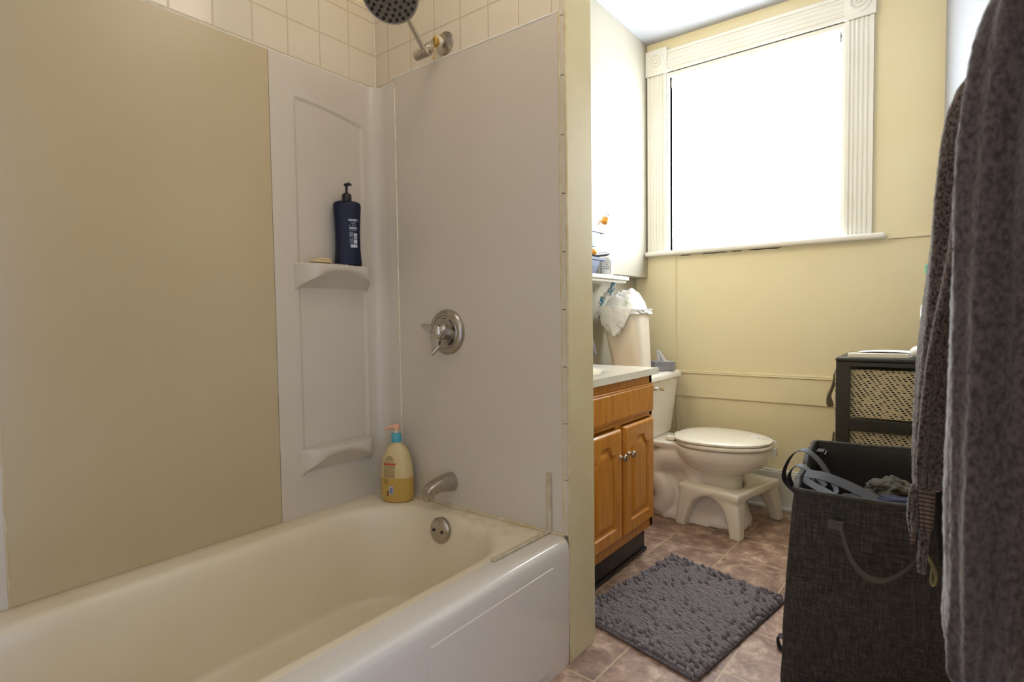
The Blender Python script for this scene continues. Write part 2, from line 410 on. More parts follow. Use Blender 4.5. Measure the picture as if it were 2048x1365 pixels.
struct(MB().poly([(1.529, YB, 0), (1.635, .86, 0), (1.7195, .86, 0), (1.7195, YB, 0)], (0, 0, CEIL)).build('trim_2', mat('cool white paint', (164, 166, 173), .5), bevel=.002))
# door casing round the opening in the right wall
dc = MB(); dc.box(1.708, 1.72, -.72, -.66, 0, 2.11); dc.box(1.708, 1.72, -1.62, -1.60, 0, 2.11); dc.box(1.708, 1.72, -1.60, -.72, 2.05, 2.11)
struct(dc.build('door_1', 'trim', bevel=.002))
# baseboard with shoe moulding
bb = MB(); bb.box(.19, 1.527, YB-.016, YB, 0, .183); bb.box(.19, 1.527, YB-.011, YB, .183, .192); bb.box(.19, 1.527, YB-.030, YB-.014, 0, .018)
struct(bb.build('baseboard_back', 'trim', bevel=.004))
struct(MB().box(1.706, 1.72, -.66, 1.47, 0, .15).build('baseboard_right', 'trim', bevel=.004))
# wainscot boards and mouldings on the back wall
wm = MB(); wm.box(.19, 1.527, YB-.010, YB, .512, .632)
wm.box(.19, 1.527, YB-.016, YB, .632, .640); wm.box(.19, 1.527, YB-.012, YB, .640, .648)
wm.box(.418, .448, YB-.007, YB, .190, .512)
struct(wm.build('trim_3', 'cream', bevel=.0025))
struct(MB().box(.412, .4165, YB-.003, YB, .648, 1.24).box(.420, .423, YB-.003, YB, .648, 1.24).build('trim_4', 'cream', bevel=.001))
struct(MB().box(1.345, 1.527, YB-.010, YB, 1.246, 1.256).build('trim_5', 'cream', bevel=.003))
# narrow shelf capping the lower left wall
sh = MB(); sh.box(.19, .335, .131, 1.235, 1.105, 1.123); sh.box(.19, .325, .131, 1.225, 1.092, 1.105)
struct(sh.build('trim_6', 'trim', bevel=.003))

# window ------------------------------------------------------------
win = thing('window_1', 'tall window', 'window', (.78, YB, 1.26)); del win['label']; del win['category']; struct(win)
def fluted(x0, x1, z0, z1, vertical, y=YB):
    m = MB(); n = 4; t = .020
    m.box(x0, x1, y-t*.72, y, z0, z1)
    if vertical:
        w = x1-x0; m.box(x0, x0+.014, y-t, y-t*.4, z0, z1); m.box(x1-.014, x1, y-t, y-t*.4, z0, z1)
        for k in range(n):
            c = x0+.026+(w-.052)*k/(n-1)
            m.lathe([(.0065, z0), (.0065, z1)], (c, y-t*.66, 0), n=10)
    else:
        w = z1-z0; m.box(x0, x1, y-t, y-t*.4, z0, z0+.014); m.box(x0, x1, y-t, y-t*.4, z1-.014, z1)
        for k in range(n):
            c = z0+.026+(w-.052)*k/(n-1)
            m.lathe([(.0065, x0), (.0065, x1)], (0, y-t*.66, c), axis='X', n=10)
    return m
fluted(.268, .372, 1.275, 2.195, True).build('casing', 'trim', win, smooth=35)
fluted(1.184, 1.288, 1.275, 2.195, True).build('casing', 'trim', win, smooth=35)
fluted(.374, 1.182, 2.200, 2.312, False).build('header', 'trim', win, smooth=35)
for cx in (.320, 1.236):
    m = MB(); m.box(cx-.058, cx+.058, YB-.028, YB, 2.197, 2.327)
    for r0, r1, d in ((.046, .034, .034), (.026, .016, .034), (.009, 0.001, .036)):
        m.lathe([(r0, YB-.027), (r0-.003, YB-d), (r1, YB-d), (r1, YB-.027)], (cx, 0, 2.262), axis='Y', n=32)
    m.build('rosette_block', 'trim', win, smooth=35)
m = MB(); m.box(.262, 1.338, YB-.052, YB+.03, 1.249, 1.273)
m.build('sill', 'trim', win, bevel=.009, seg=3)
m = MB(); m.box(.362, .386, YB-.012, YB+.11, 1.273, 2.196); m.box(1.170, 1.194, YB-.012, YB+.11, 1.273, 2.196); m.box(.386, 1.170, YB-.012, YB+.11, 2.176, 2.196)
m.build('inner_frame', 'trim', win, bevel=.002)
m = MB()
m.box(.386, .3895, YB+.06, YB+.085, 1.273, 2.176); m.box(1.166, 1.17, YB+.06, YB+.085, 1.273, 2.176); m.box(.386, 1.17, YB+.06, YB+.085, 1.273, 1.32)
m.box(.386, 1.17, YB+.06, YB+.085, 2.164, 2.176); m.box(.386, 1.17, YB+.05, YB+.085, 1.70, 1.74)
m.build('sash', 'trim', win, bevel=.002)
MB().box(.386, 1.17, YB+.088, YB+.092, 1.273, 2.176).build('pane', 'pane', win)
shd = thing('roller_shade', 'white roller shade pulled down over the window, glowing with daylight', 'window shade', (.78, YB+.02, 1.30))
MB().box(.392, 1.156, YB+.016, YB+.018, 1.283, 2.150).build('fabric', 'shade', shd)
MB().lathe([(.015, .400), (.015, 1.153)], (0, YB+.024, 2.146), axis='X', n=20).build('roller', 'white', shd, smooth=40)
MB().box(.398, 1.155, YB+.010, YB+.020, 1.275, 1.287).build('hem_bar', 'white', shd, bevel=.002)
for x in (.392, 1.160):
    MB().box(x-.003, x+.003, YB+.008, YB+.042, 2.125, 2.168).build('bracket', 'nickel', shd)

ck_ = MB()
for xa, xb_ in ((.44, .50), (.55, .68), (.70, .75), (.78, .93)):
    ck_.tube([(lerp(xa, xb_, k/6), YB-.001, 1.247+.0012*sin(k*2.1+xa*9)) for k in range(7)], [.0006]+[.0022]*5+[.0006], 6)
struct(ck_.build('trim_16', 'screw', smooth=70))
# tile band above the surround --------------------------------------
TT = 1.975
struct(MB().box(-.012, 0, -1.63, 0.001, 1.69, TT).box(-.012, .003, -1.63, .0, TT-.008, TT+.006).build('wall_tile_left', 'tile', bevel=.0015))
struct(MB().box(0, .739, 0, .010, 1.69, TT).box(0, .739, -.003, .010, TT-.008, TT+.006).build('wall_tile_end', 'tile', bevel=.0015))
te = MB(); z = .347
while z < TT:
    z1 = min(z+.152, TT); te.box(.7405, .7525, -.0045, .010, z+.0007, z1-.0007); z = z1
struct(te.build('trim_7', mat('edge tile glaze', (216, 207, 186), .2, c2=(208, 197, 168), scale=14), bevel=.002))

# ------------------------------------------------------------------ tub surround panels
sur = thing('tub_surround', 'off-white moulded plastic surround lining the bathtub alcove, with corner shelves', 'shower surround', (.0, -.5, .35))
RZ = .345; ZT = 1.707; ZE = 1.728
lab(MB().box(.0005, .0115, -1.0, -.3925, RZ, ZT).build('side_panel', 'sur_mid', sur, bevel=.001), 'wide flat yellowed side panel')
def corner_x(y, z):
    # relief of the moulded corner unit over the left wall: y from -.392 to about -.06
    fr = .010
    yl, yr = -.318, -.068
    top = 1.600-.028*((y-yl)/(yr-yl))**2*1.1
    dy = min(y-yl, yr-y)
    dz = min(top-z, z-.46)
    d = min(dy, dz)
    rec = sm(min(dz/.007, dy/.011))
    # raised bead at the arch
    bead = .0025*math.exp(-((z-top)/.006)**2)*(1 if yl < y < yr else 0)
    return .0065+.0050*(1-rec)+bead*.9
def corner_panel():
    m = MB(); rc = .055; y1 = -.058
    cols = [(-.392+i*(y1+.392)/110) for i in range(111)]
    nz = 420; rows = [RZ+(ZT-RZ)*k/nz for k in range(nz+1)]
    nfil = 10; rings = []
    for z in rows:
        ring = []
        for y in cols: ring.append(Vector((corner_x(y, z), y, z)))
        x0 = ring[-1].x
        for k in range(1, nfil+1):
            a = PI/2*k/nfil; ring.append(Vector((x0+(rc)*(1-cos(a)), y1+(rc-.004)*sin(a)*.96, z)))
        xe = ring[-1].x; ye = ring[-1].y
        for x in (.075, .090, .097): ring.append(Vector((x, lerp(ye, -.0035, (x-xe)/(.097-xe)), z)))
        ring.append(Vector((.0975, -.0005, z)))
        rings.append(ring)
    m.loft(rings, False, False, closed=False); return m
cp = corner_panel().build('corner_panel', 'sur', sur, smooth=60)
lab(cp, 'moulded corner unit with arched niche')
def soap_shelf(zt, name, drop, depth, sw):
    # flat top, front apron cut to an arch, underside sloping back to the panel
    m = MB(); yl, yr = -.332, -.064; N = 40; rings = []
    for i in range(N+1):
        t = i/N; y = lerp(yl, yr, t); e = min(t, 1-t)
        x = .010+depth*(1-(1-min(1, e/.22))**2.2)*(1+sw*(t-.5)); arch = abs(2*t-1)**2.2
        lip = .0020*sin(30*PI*t) if .3 < t < .88 else 0; zb = zt-.020-drop*arch
        rings.append([Vector((.004, y, zt)), Vector((x*.85, y, zt+.0005+lip)), Vector((x*.97, y, zt-.002+lip*.5)), Vector((x, y, zt-.007)),
                      Vector((x*.985, y, lerp(zt-.007, zb, .6))), Vector((lerp(.006, x, .93), y, zb)), Vector((lerp(.006, x, .70), y, zb-.006)), Vector((.004, y, min(zb-.012, zt-.030-drop*.85)))])
    m.loft(rings, True, True); return m.build(name, 'sur', cp, smooth=50)
soap_shelf(1.107, 'soap_shelf', .052, .066, .1)
soap_shelf(.545, 'soap_shelf', .055, .050, .5)
lab(MB().box(.0985, .7385, -.003, -.0005, RZ, ZE).build('end_panel', 'sur', sur, bevel=.001), 'flat end panel behind the faucet')
lab(MB().box(.0005, .0115, -1.52, -1.003, RZ, ZT).build('corner_panel', 'sur', sur, bevel=.001), 'panel at the near end of the tub')
# caulk beads: lumpy strips
def caulk(pts, r, seed, step=.012):
    m = MB(); P = []; R_ = []
    pts = [Vector(p) for p in pts]
    for a, b in zip(pts, pts[1:]):
        n = max(2, int((b-a).length/step))
        for k in range(n):
            p = a.lerp(b, k/n); P.append(p); 
    P.append(pts[-1])
    for p in P: R_.append(r*(1+.45*noise.noise(p*38+Vector((seed, 0, 0)))+.3*noise.noise(p*120)))
    m.tube(P, R_, 8); return m
ck = caulk([(.004, -1.50, RZ+.002), (.004, -.07, RZ+.002), (.022, -.018, RZ+.002), (.07, -.004, RZ+.002), (.74, -.004, RZ+.002)], .0045, 1)
ck.v += []
struct(ck.build('trim_8', 'caulk', smooth=80))
struct(caulk([(.7395, -.003, RZ), (.7395, -.003, ZE)], .0028, 3).build('trim_9', 'caulk', smooth=80))
struct(caulk([(.7545, .001, .0), (.7545, .001, TT)], .0035, 4).build('trim_10', 'caulk', smooth=80))
struct(caulk([(.011, -1.0015, RZ), (.011, -1.0015, ZT)], .002, 5).build('trim_11', 'caulk', smooth=80))
struct(caulk([(.097, -.003, RZ), (.097, -.003, ZE-.03)], .003, 6).build('trim_12', 'ivory_caulk', smooth=80))
struct(caulk([(.003, -1.62, ZT+.002), (.003, -.04, ZT+.002), (.02, -.005, ZT+.002), (.09, -.002, ZT+.004)], .004, 7).build('trim_13', 'trim', smooth=80))
struct(caulk([(.085, -.002, ZE+.001), (.738, -.002, ZE+.001)], .003, 8).build('trim_14', 'trim', smooth=80))
struct(caulk([(.0, -.0015, ZT), (.0, -.0015, TT)], .0035, 9).build('trim_15', 'tile', smooth=80))

# ------------------------------------------------------------------ bathtub
tub = thing('bathtub', 'white enamel bathtub with a yellowed basin, filling the alcove', 'bathtub', (.38, -.76, 0))
def tub_body():
    m = MB(); nc, ns = 14, 16; rings = []
    X0, X1, Y0, Y1 = .001, .757, -1.52, -.0015
    for z, ins, r in ((0, .004, .004), (.30, .0, .006), (.325, .0, .010), (.337, .004, .012), (.3435, .012, .016), (RZ, .024, .02)):
        rings.append(rrect(X0 if ins < .02 else X0+.002, X1-ins, Y0, Y1 if ins < .02 else Y1-.002, r, z, nc, ns))
    bx0, bx1, by0, by1 = .078, .662, -1.44, -.050
    def ring(z, ins, r, dx=0, dy=0, de=0):
        return rrect(bx0+ins, bx1-ins*1.15, by0+ins+dy, by1-ins-de, r, z, nc, ns)
    rings.append(rrect(.040, .680, -1.48, -.026, .02, RZ+.0002, nc, ns))
    rings.append(ring(RZ-.0005, 0, .20)); rings.append(ring(RZ-.003, .008, .195)); rings.append(ring(RZ-.010, .016, .19))
    rings.append(ring(RZ-.022, .023, .185))
    for k in range(1, 9):
        t = k/8; rings.append(ring(RZ-.022-.235*t, .023+.030*t, .185-.02*t, dy=.16*t, de=.018*t))
    for k in range(1, 7):
        a = PI/2*k/6; rings.append(ring(.088-.030*sin(a), .053+.05*(1-cos(a)), .165-.02*k/6, dy=.16+.05*(1-cos(a)), de=.018))
    rings.append(ring(.055, .16, .08, dy=.25, de=.05))
    m.loft(rings, False, True); return m
tb = tub_body().build('tub_body', 'tub', tub, smooth=40)
tb.data.materials.append(M['apron'])
for p_ in tb.data.polygons:
    c = p_.center + Vector((.38, -.76, 0))
    if c.x > .69: p_.material_index = 1
m = MB()
for ya, yb in ((-.520, -.083), (-1.437, -1.0)):
    MB().box(.755, .7585, ya, yb, .03, .293).build('apron_panel', 'apron', tub, bevel=.001)
# overflow plate on the sloping end of the basin
OV = Vector((.352, -.083, .300)); nv = Vector((0, -1, .10)).normalized()
ax = Matrix((Vector((1, 0, 0)), Vector((0, 0, 1)).cross(Vector((1, 0, 0))), Vector((0, 0, 1))))
q = nv.to_track_quat('Z', 'Y').to_matrix()
ov = MB().lathe([(.0385, -.006), (.0385, .004), (.035, .008), (.026, .011), (.001, .012)], OV, axis=q, n=40).build('overflow_plate', 'nickel', tub, smooth=40)
for dx in (-.017, .017):
    MB().lathe([(.0045, .009), (.0045, .0135), (.001, .0135)], OV+Vector((dx, 0, 0)), axis=q, n=14).build('screw', 'screw', ov, smooth=40)

# splash guard strips on the rim corner
sg = thing('splash_guard', 'cloudy plastic splash guard strips stuck on the tub rim and end wall', 'splash guard', (.69, -.12, RZ))
MB().box(.689, .702, -.012, -.003, RZ+.003, .512).box(.686, .689, -.006, -.003, RZ+.02, .512).build('wall_strip', 'clear', sg, bevel=.003)
MB(Matrix.Translation((.692, -.006, RZ)) @ Matrix.Rotation(math.radians(-2), 4, 'Z')).box(-.0065, .0065, -.235, 0, 0, .007).build('rim_strip', 'clear', sg, bevel=.003)

# ------------------------------------------------------------------ tub spout, valve, shower
sp = MB()
rings = []
SX = .325
for y, zc, rx, rz, ex in ((-.001, .424, .027, .031, 2), (-.010, .425, .027, .030, 2), (-.035, .427, .0255, .0265, 2.2), (-.065, .426, .023, .021, 2.6), (-.090, .420, .021, .018, 3), (-.105, .413, .0195, .018, 3), (-.113, .408, .017, .016, 3)):
    rings.append([Vector((SX-.006*(y/-.11)+rx*math.copysign(abs(cos(a))**(2/ex), cos(a)), y, zc+rz*math.copysign(abs(sin(a))**(2/ex), sin(a)))) for a in [2*PI*i/28 for i in range(28)]])
sp.loft(rings); sp.lathe([(.0160, .389), (.0170, .397), (.0170, .412)], (SX-.006, -.098, 0), n=24)
tag(sp.build('tub_spout', 'nickel', smooth=50), 'brushed metal tub spout low on the end wall beside the lotion bottle', 'faucet')
val = thing('shower_valve', 'round brushed metal shower valve with a lever handle on the end wall', 'shower valve', (.321, -.003, .895))
vc = (.321, 0, .894)
dial = MB().lathe([(.070, -.003), (.070, -.008), (.066, -.016), (.059, -.020), (.052, -.0195), (.0505, -.018), (.049, -.0195), (.001, -.021)], vc, axis='Y', n=56).build('dial_plate', 'nickel', val, smooth=35)
for a0, a1 in ((100, 78), (60, 38), (20, 5), (-30, -62)):
    P = [(vc[0]+.043*cos(math.radians(lerp(a0, a1, k/6))), -.0208, vc[2]+.043*sin(math.radians(lerp(a0, a1, k/6)))) for k in range(7)]
    MB().tube(P, .0012 if a0 > 0 else .0024, 6).build('dial_marking', 'screw', dial)
MB().lathe([(.024, -.020), (.024, -.040), (.021, -.046), (.001, -.046)], vc, axis='Y', n=32).build('stem', 'nickel', val, smooth=35)
# butterfly handle: three-lobed grip standing off the plate
def petal(m, a, L, w0, w1, y0, y1):
    a = math.radians(a); d = Vector((cos(a), 0, sin(a))); n = Vector((-sin(a), 0, cos(a))); rings = []
    for k in range(9):
        t = k/8; w = lerp(w0, w1, t)*(1 if k < 8 else .6); y = lerp(y0, y1, t**1.4); c = Vector(vc)+d*L*t+Vector((0, y, 0)); th = lerp(.010, .004, t)
        rings.append([c-n*w-Vector((0, 0, 0)), c-n*w*.5+Vector((0, -th, 0)), c+n*w*.5+Vector((0, -th, 0)), c+n*w, c+n*w*.5+Vector((0, th, 0)), c-n*w*.5+Vector((0, th, 0))])
    m.loft(rings)
hm = MB(); hm.lathe([(.018, -.044), (.023, -.050), (.023, -.060), (.016, -.066), (.001, -.067)], vc, axis='Y', n=28)
petal(hm, 158, .060, .020, .007, -.056, -.060); petal(hm, 262, .058, .020, .009, -.056, -.056); petal(hm, 35, .034, .016, .009, -.052, -.046)
hd = hm.build('handle', 'chrome', val, smooth=50)
MB().lathe([(.0065, -.067), (.0065, -.069), (.001, -.069)], (vc[0]-.004, 0, vc[2]+.004), axis='Y', n=18).build('cap', 'nickel', hd, smooth=40)
MB().tube([(vc[0]-.006, -.034, vc[2]-.030), (vc[0]+.006, -.052, vc[2]-.044), (vc[0]-.014, -.062, vc[2]-.066)], [.005, .006, .007], 10).build('diverter', 'nickel', val, smooth=60)

shw = thing('wall_shower', 'round shower head with dark nozzles on a chrome arm, high on the tiled end wall', 'shower', (.330, -.003, 1.772))
fl = (.330, 0, 1.770)
MB().lathe([(.034, -.001), (.033, -.006), (.022, -.012), (.012, -.015)], fl, axis='Y', n=36).build('flange', 'nickel', shw, smooth=50)
MB().tube([(.330, -.012, 1.770), (.331, -.030, 1.765), (.334, -.055, 1.752), (.336, -.072, 1.735)], .0085, 14).build('pipe', 'nickel', shw, smooth=60)
MB().lathe([(.013, -.024), (.0145, -.027), (.0145, -.040), (.012, -.042)], (.332, 0, 1.763), axis='Y', n=20).build('nut', 'whitenut', shw, smooth=40)
sl = MB()
for k, (y, z) in enumerate(((-.046, 1.757), (-.051, 1.755), (-.056, 1.751))):
    c = Vector((.335, y, z)); sl.tube([c+Vector((.0125*cos(a), -.004*sin(a+k), .0125*sin(a))) for a in [2*PI*i/20 for i in range(21)]], .0022, 6)
sl.tube(catmull([(.338, -.062, 1.742), (.342, -.066, 1.728), (.340, -.068, 1.712), (.346, -.068, 1.696), (.352, -.067, 1.710), (.345, -.066, 1.730)], 5), .0013, 5)
lab(sl.build('thread_seal', 'tape', shw, smooth=70), 'yellow cord wound round the pipe')
MB().lathe([(.011, 0), (.013, .004), (.013, .026), (.010, .030)], (.337, -.092, 1.716), axis=Vector((0, 1, .9)).to_track_quat('Z', 'Y').to_matrix(), n=20).build('collar', 'chrome', shw, smooth=40)
KN = Vector((.338, -.095, 1.707))
qk = Vector((1, .15, .10)).to_track_quat('Z', 'Y').to_matrix()
MB().lathe([(.001, -.034), (.012, -.034), (.0135, -.031), (.0135, -.012), (.0125, -.011), (.0135, -.010), (.0135, .014), (.008, .017), (.008, .028), (.001, .029)], KN, axis=qk, n=24).build('knuckle', 'nickel', shw, smooth=40)
HC = Vector((.372, -.236, 1.806))
MB().tube([KN+Vector((0, 0, .002)), KN.lerp(HC, .93)], .0072, 16).build('arm', 'chrome', shw, smooth=60)
hn = Vector((.42, -.60, -.80)).normalized(); qh = hn.to_track_quat('Z', 'Y').to_matrix()
hc = HC+Vector((.0, -.014, -.012))
head = MB().lathe([(.012, -.034), (.018, -.030), (.030, -.018), (.068, -.012), (.075, -.006), (.076, .002), (.073, .005), (.072, .0045)], hc, axis=qh, n=56).build('shower_head', 'nickel', shw, smooth=40)
lab(MB().lathe([(.072, .002), (.072, .0045), (.001, .0055)], hc, axis=qh, n=48).build('face_plate', mat('grey rubber face', (112, 104, 92), .5), head, smooth=40), 'grey nozzle face')
nz = MB()
for rr, cnt in ((.010, 4), (.024, 8), (.038, 13), (.052, 17), (.063, 22)):
    for k in range(cnt):
        a = 2*PI*k/cnt+rr*90; r2 = rr+random.uniform(-.0015, .0015); c = hc+qh @ Vector((r2*cos(a), r2*sin(a), .004))
        nz.lathe([(.0046, 0), (.0040, .0040), (.0004, .0045)], c, axis=qh, n=8)
nz.build('nozzles', 'screw', head, smooth=60)

# ------------------------------------------------------------------ bottles
def bars(m, rows, face):
    # rows: (u0,u1,v0,v1) rectangles mapped by face(u,v,lift)
    for u0, u1, v0, v1 in rows:
        n = 4
        for k in range(n):
            a, b = lerp(u0, u1, k/n), lerp(u0, u1, (k+1)/n)
            m.add([face(a, v0), face(b, v0), face(b, v1), face(a, v1)], [(0, 1, 2, 3)])
# navy shampoo bottle on the upper corner shelf
nb = thing('shampoo_bottle', 'navy blue pump bottle with a grey printed back label on the upper corner shelf', 'bottle', (.052, -.170, 1.108))
xn = Matrix.Translation((.050, -.166, 1.1085)) @ Matrix.Rotation(math.radians(-32), 4, 'Z') @ Matrix.Diagonal((.9, .93, .985, 1))
# local: x is thickness (normal towards the camera side), y is width
def nav_w(z): return interp([(0, .044), (.01, .0445), (.05, .041), (.10, .0405), (.15, .043), (.185, .0455), (.196, .043), (.201, .030), (.203, .016)], z)
def nav_t(z): return interp([(0, .026), (.01, .027), (.10, .0255), (.185, .027), (.196, .024), (.201, .018), (.203, .012)], z)
m = MB(xn)
m.loft([sq(0, 0, nav_t(z), nav_w(z), z, 2.8, 40) for z in (0, .003, .01, .03, .05, .075, .1, .125, .15, .17, .185, .192, .196, .199, .201, .203)])
m.build('body', 'navy', nb, smooth=60)
MB(xn).lathe([(.0155, .202), (.0160, .204), (.0160, .222), (.013, .226), (.0055, .228), (.0055, .232), (.0045, .233), (.0045, .250), (.0085, .251), (.0085, .257), (.002, .258)], n=24).tube([(0, .0, .2545), (.012, .006, .2555), (.022, .010, .2525), (.026, .012, .249)], [.0055, .005, .004, .0035], 8).build('pump', 'navycap', nb, smooth=40)
def nface(u, v):   # u across width, v height
    t = nav_t(v); w = nav_w(v); e = 2.8
    x = t*(max(0, 1-abs(u/w)**e))**(1/e)+.0006
    return (x, u, v)
nface0 = nface
def nface(u, v): return nface0(u, .143-(.143-v)*1.26)
lbw = MB(xn); bars(lbw, [(.002, .027, .138, .143), (.004, .029, .119, .1225), (.018, .029, .094, .108), (.018, .029, .082, .092), (.007, .029, .072, .080)], nface); lbw.build('label_print', 'printw', nb, recalc=False)
lbg = MB(xn); bars(lbg, [(.029, .034, .138, .143), (.009, .026, .1335, .1355), (.011, .024, .1305, .1325), (.004, .007, .124, .129), (.013, .017, .124, .129), (.021, .025, .124, .129), (.004, .029, .1165, .118), (.006, .028, .114, .1155),
    (.004, .016, .098, .111), (.004, .008, .088, .094), (.010, .016, .086, .095), (.003, .017, .083, .085)], nface); lbg.build('label_print', 'printg', nb, recalc=False)
bc = MB(xn); bars(bc, [(.019+.0016*k, .0197+.0016*k, .0835, .0905) for k in range(6)]+[(.019, .028, .1005, .1015), (.005, .007, .1395, .1415), (.009, .011, .1395, .1415), (.013, .016, .1395, .1415), (.018, .021, .1395, .1415), (.012, .014, .089, .092)], lambda u, v: (nface(u, v)[0]+.0004, u, v)); bc.build('fine_print', 'navycap', nb, recalc=False)
# soap slivers
sb = MB(Matrix.Translation((.046, -.262, 1.1095))); 
sb.loft([sq(0, 0, .020*s_, .034*s_, z, 3, 24) for z, s_ in ((0, .9), (.002, 1), (.006, 1), (.008, .85))])
tag(sb.build('soap_bar', mat('old soap', (232, 204, 150), .45), smooth=60), 'flat worn sliver of cream soap beside the navy bottle', 'soap')
sb = MB(Matrix.Translation((.050, -.252, 1.1180)) @ Matrix.Rotation(.3, 4, 'Z')); sb.loft([sq(0, 0, .014*s_, .026*s_, z, 3, 24) for z, s_ in ((0, .9), (.002, 1), (.004, 1), (.006, .8))])
tag(sb.build('soap_bar', M['peach'].copy() if False else mat('old pale soap', (238, 218, 176), .45), smooth=60), 'smaller soap sliver lying on top of the other sliver', 'soap')

# baby lotion bottle on the rim corner
bl = thing('lotion_bottle', 'half-full amber pump bottle with a teal collar standing on the tub rim corner', 'bottle', (.125, -.058, RZ))
xb = Matrix.Translation((.136, -.060, RZ+.001)) @ Matrix.Rotation(math.radians(-62), 4, 'Z') @ Matrix.Diagonal((.9, .88, 1, 1))
def lo_w(z): return interp([(0, .050), (.004, .056), (.02, .0605), (.06, .062), (.10, .060), (.13, .055), (.155, .047), (.172, .036), (.182, .024), (.187, .018)], z)
def lo_t(z): return interp([(0, .032), (.004, .036), (.02, .039), (.10, .038), (.14, .034), (.165, .027), (.182, .020), (.187, .017)], z)
zs = [0, .002, .005, .012, .02, .04, .06, .078]
m = MB(xb); m.loft([sq(0, 0, lo_t(z), lo_w(z), z, 2.3, 44) for z in (0, .002, .005, .012, .02, .035, .05, .066, .080)], True, False)
lab(m.build('liquid', 'amber2', bl, smooth=60), 'golden liquid in the lower half')
m = MB(xb); m.loft([sq(0, 0, lo_t(z), lo_w(z), z, 2.3, 44) for z in (.080, .095, .11, .12, .13, .14, .15, .158, .166, .173, .178, .182, .187, .196)], False, True); m.build('body', 'amber', bl, smooth=60)
MB(xb).lathe([(.0185, .192), (.0190, .194), (.0190, .214), (.0165, .219), (.009, .221)], n=24).build('collar', 'teal', bl, smooth=40)
MB(xb).lathe([(.0055, .219), (.0055, .232)], n=14).build('stem', 'white', bl, smooth=40)
xbp = Matrix.Translation((.136, -.060, RZ+.001)) @ Matrix.Rotation(math.radians(-150), 4, 'Z')
MB(xbp).lathe([(.0075, .228), (.009, .236), (.009, .240), (.004, .243)], n=16).tube([(-.010, 0, .243), (0, 0, .243), (.016, 0, .240), (.032, 0, .235), (.038, 0, .231)], [.006, .0075, .006, .005, .004], 10).build('pump_head', 'peach', bl, smooth=60)
def lface(u, v):
    t = lo_t(v); w = lo_w(v); e = 2.3
    return (t*(max(0, 1-abs(u/w)**e))**(1/e)+.0006, u, v)
off = -.016
m = MB(xb); rows = []
for k in range(5): rows.append((off-.010-.003*k*.8, off+.010+.003*k*.8, .148-.0032*k, .1494-.0032*k))
for k in range(11): rows.append((off-.024, off+.022-(.006 if k % 4 == 3 else 0), .118-.0036*k, .1196-.0036*k))
for k in range(5): rows.append((off-.022, off-.006, .074-.0034*k, .0755-.0034*k))
rows += [(off-.024, off+.016, .1300, .1312)]
bars(m, rows, lface); m.build('label_print', 'brownprint', bl, recalc=False)
m = MB(xb); bars(m, [(off-.024, off+.024, .1215, .1275)], lface); lab(m.build('label_stripe', 'redprint', bl, recalc=False), 'red stripe on the back label')
m = MB(xb); bars(m, [(off-.001, off+.015, .028, .054)], lface); m.build('barcode', 'printw', bl, recalc=False)
m = MB(xb); bars(m, [(off+.001, off+.013, .031+.0034*k, .0328+.0034*k) for k in range(6)], lambda u, v: (lface(u, v)[0]+.0004, u, v)); m.build('barcode_lines', 'blueprint', bl, recalc=False)
m = MB(xb); bars(m, [(off-.011, off-.003, .022, .039)], lface); m.build('label_symbol', 'brownprint', bl, recalc=False)

# ------------------------------------------------------------------ vanity
VX, VY0, VY1, VT = .635, .205, .808, .708
van = thing('vanity_cabinet', 'honey oak vanity cabinet with two arched doors and a black toe kick', 'cabinet', (.42, .506, 0))
m = MB(); m.box(.192, .617, VY0, VY1, .108, VT); m.build('carcass', 'wood', van, bevel=.001)
m = MB(); m.box(.617, VX, VY0, VY0+.035, .108, VT); m.box(.617, VX, VY1-.024, VY1, .108, VT); m.box(.617, VX, VY0, VY1, .108, .150); m.box(.617, VX, VY0, VY1, .548, VT); m.box(.617, VX, .500, .542, .15, .548)
m.build('face_frame', 'wood', van, bevel=.001)
m = MB(); m.box(VX, VX+.012, VY0+.012, VY1-.010, .566, .676); m.box(VX, VX+.016, VY0+.020, VY1-.018, .574, .668); m.build('false_drawer_front', 'wood', van, bevel=.004)
m = MB(); m.box(.23, .604, VY0+.01, VY1-.003, 0, .108); m.box(.23, .612, VY0+.01, VY1+.003, 0, .014); lab(m.build('toe_kick', 'black', van, bevel=.003), 'black vinyl toe kick')
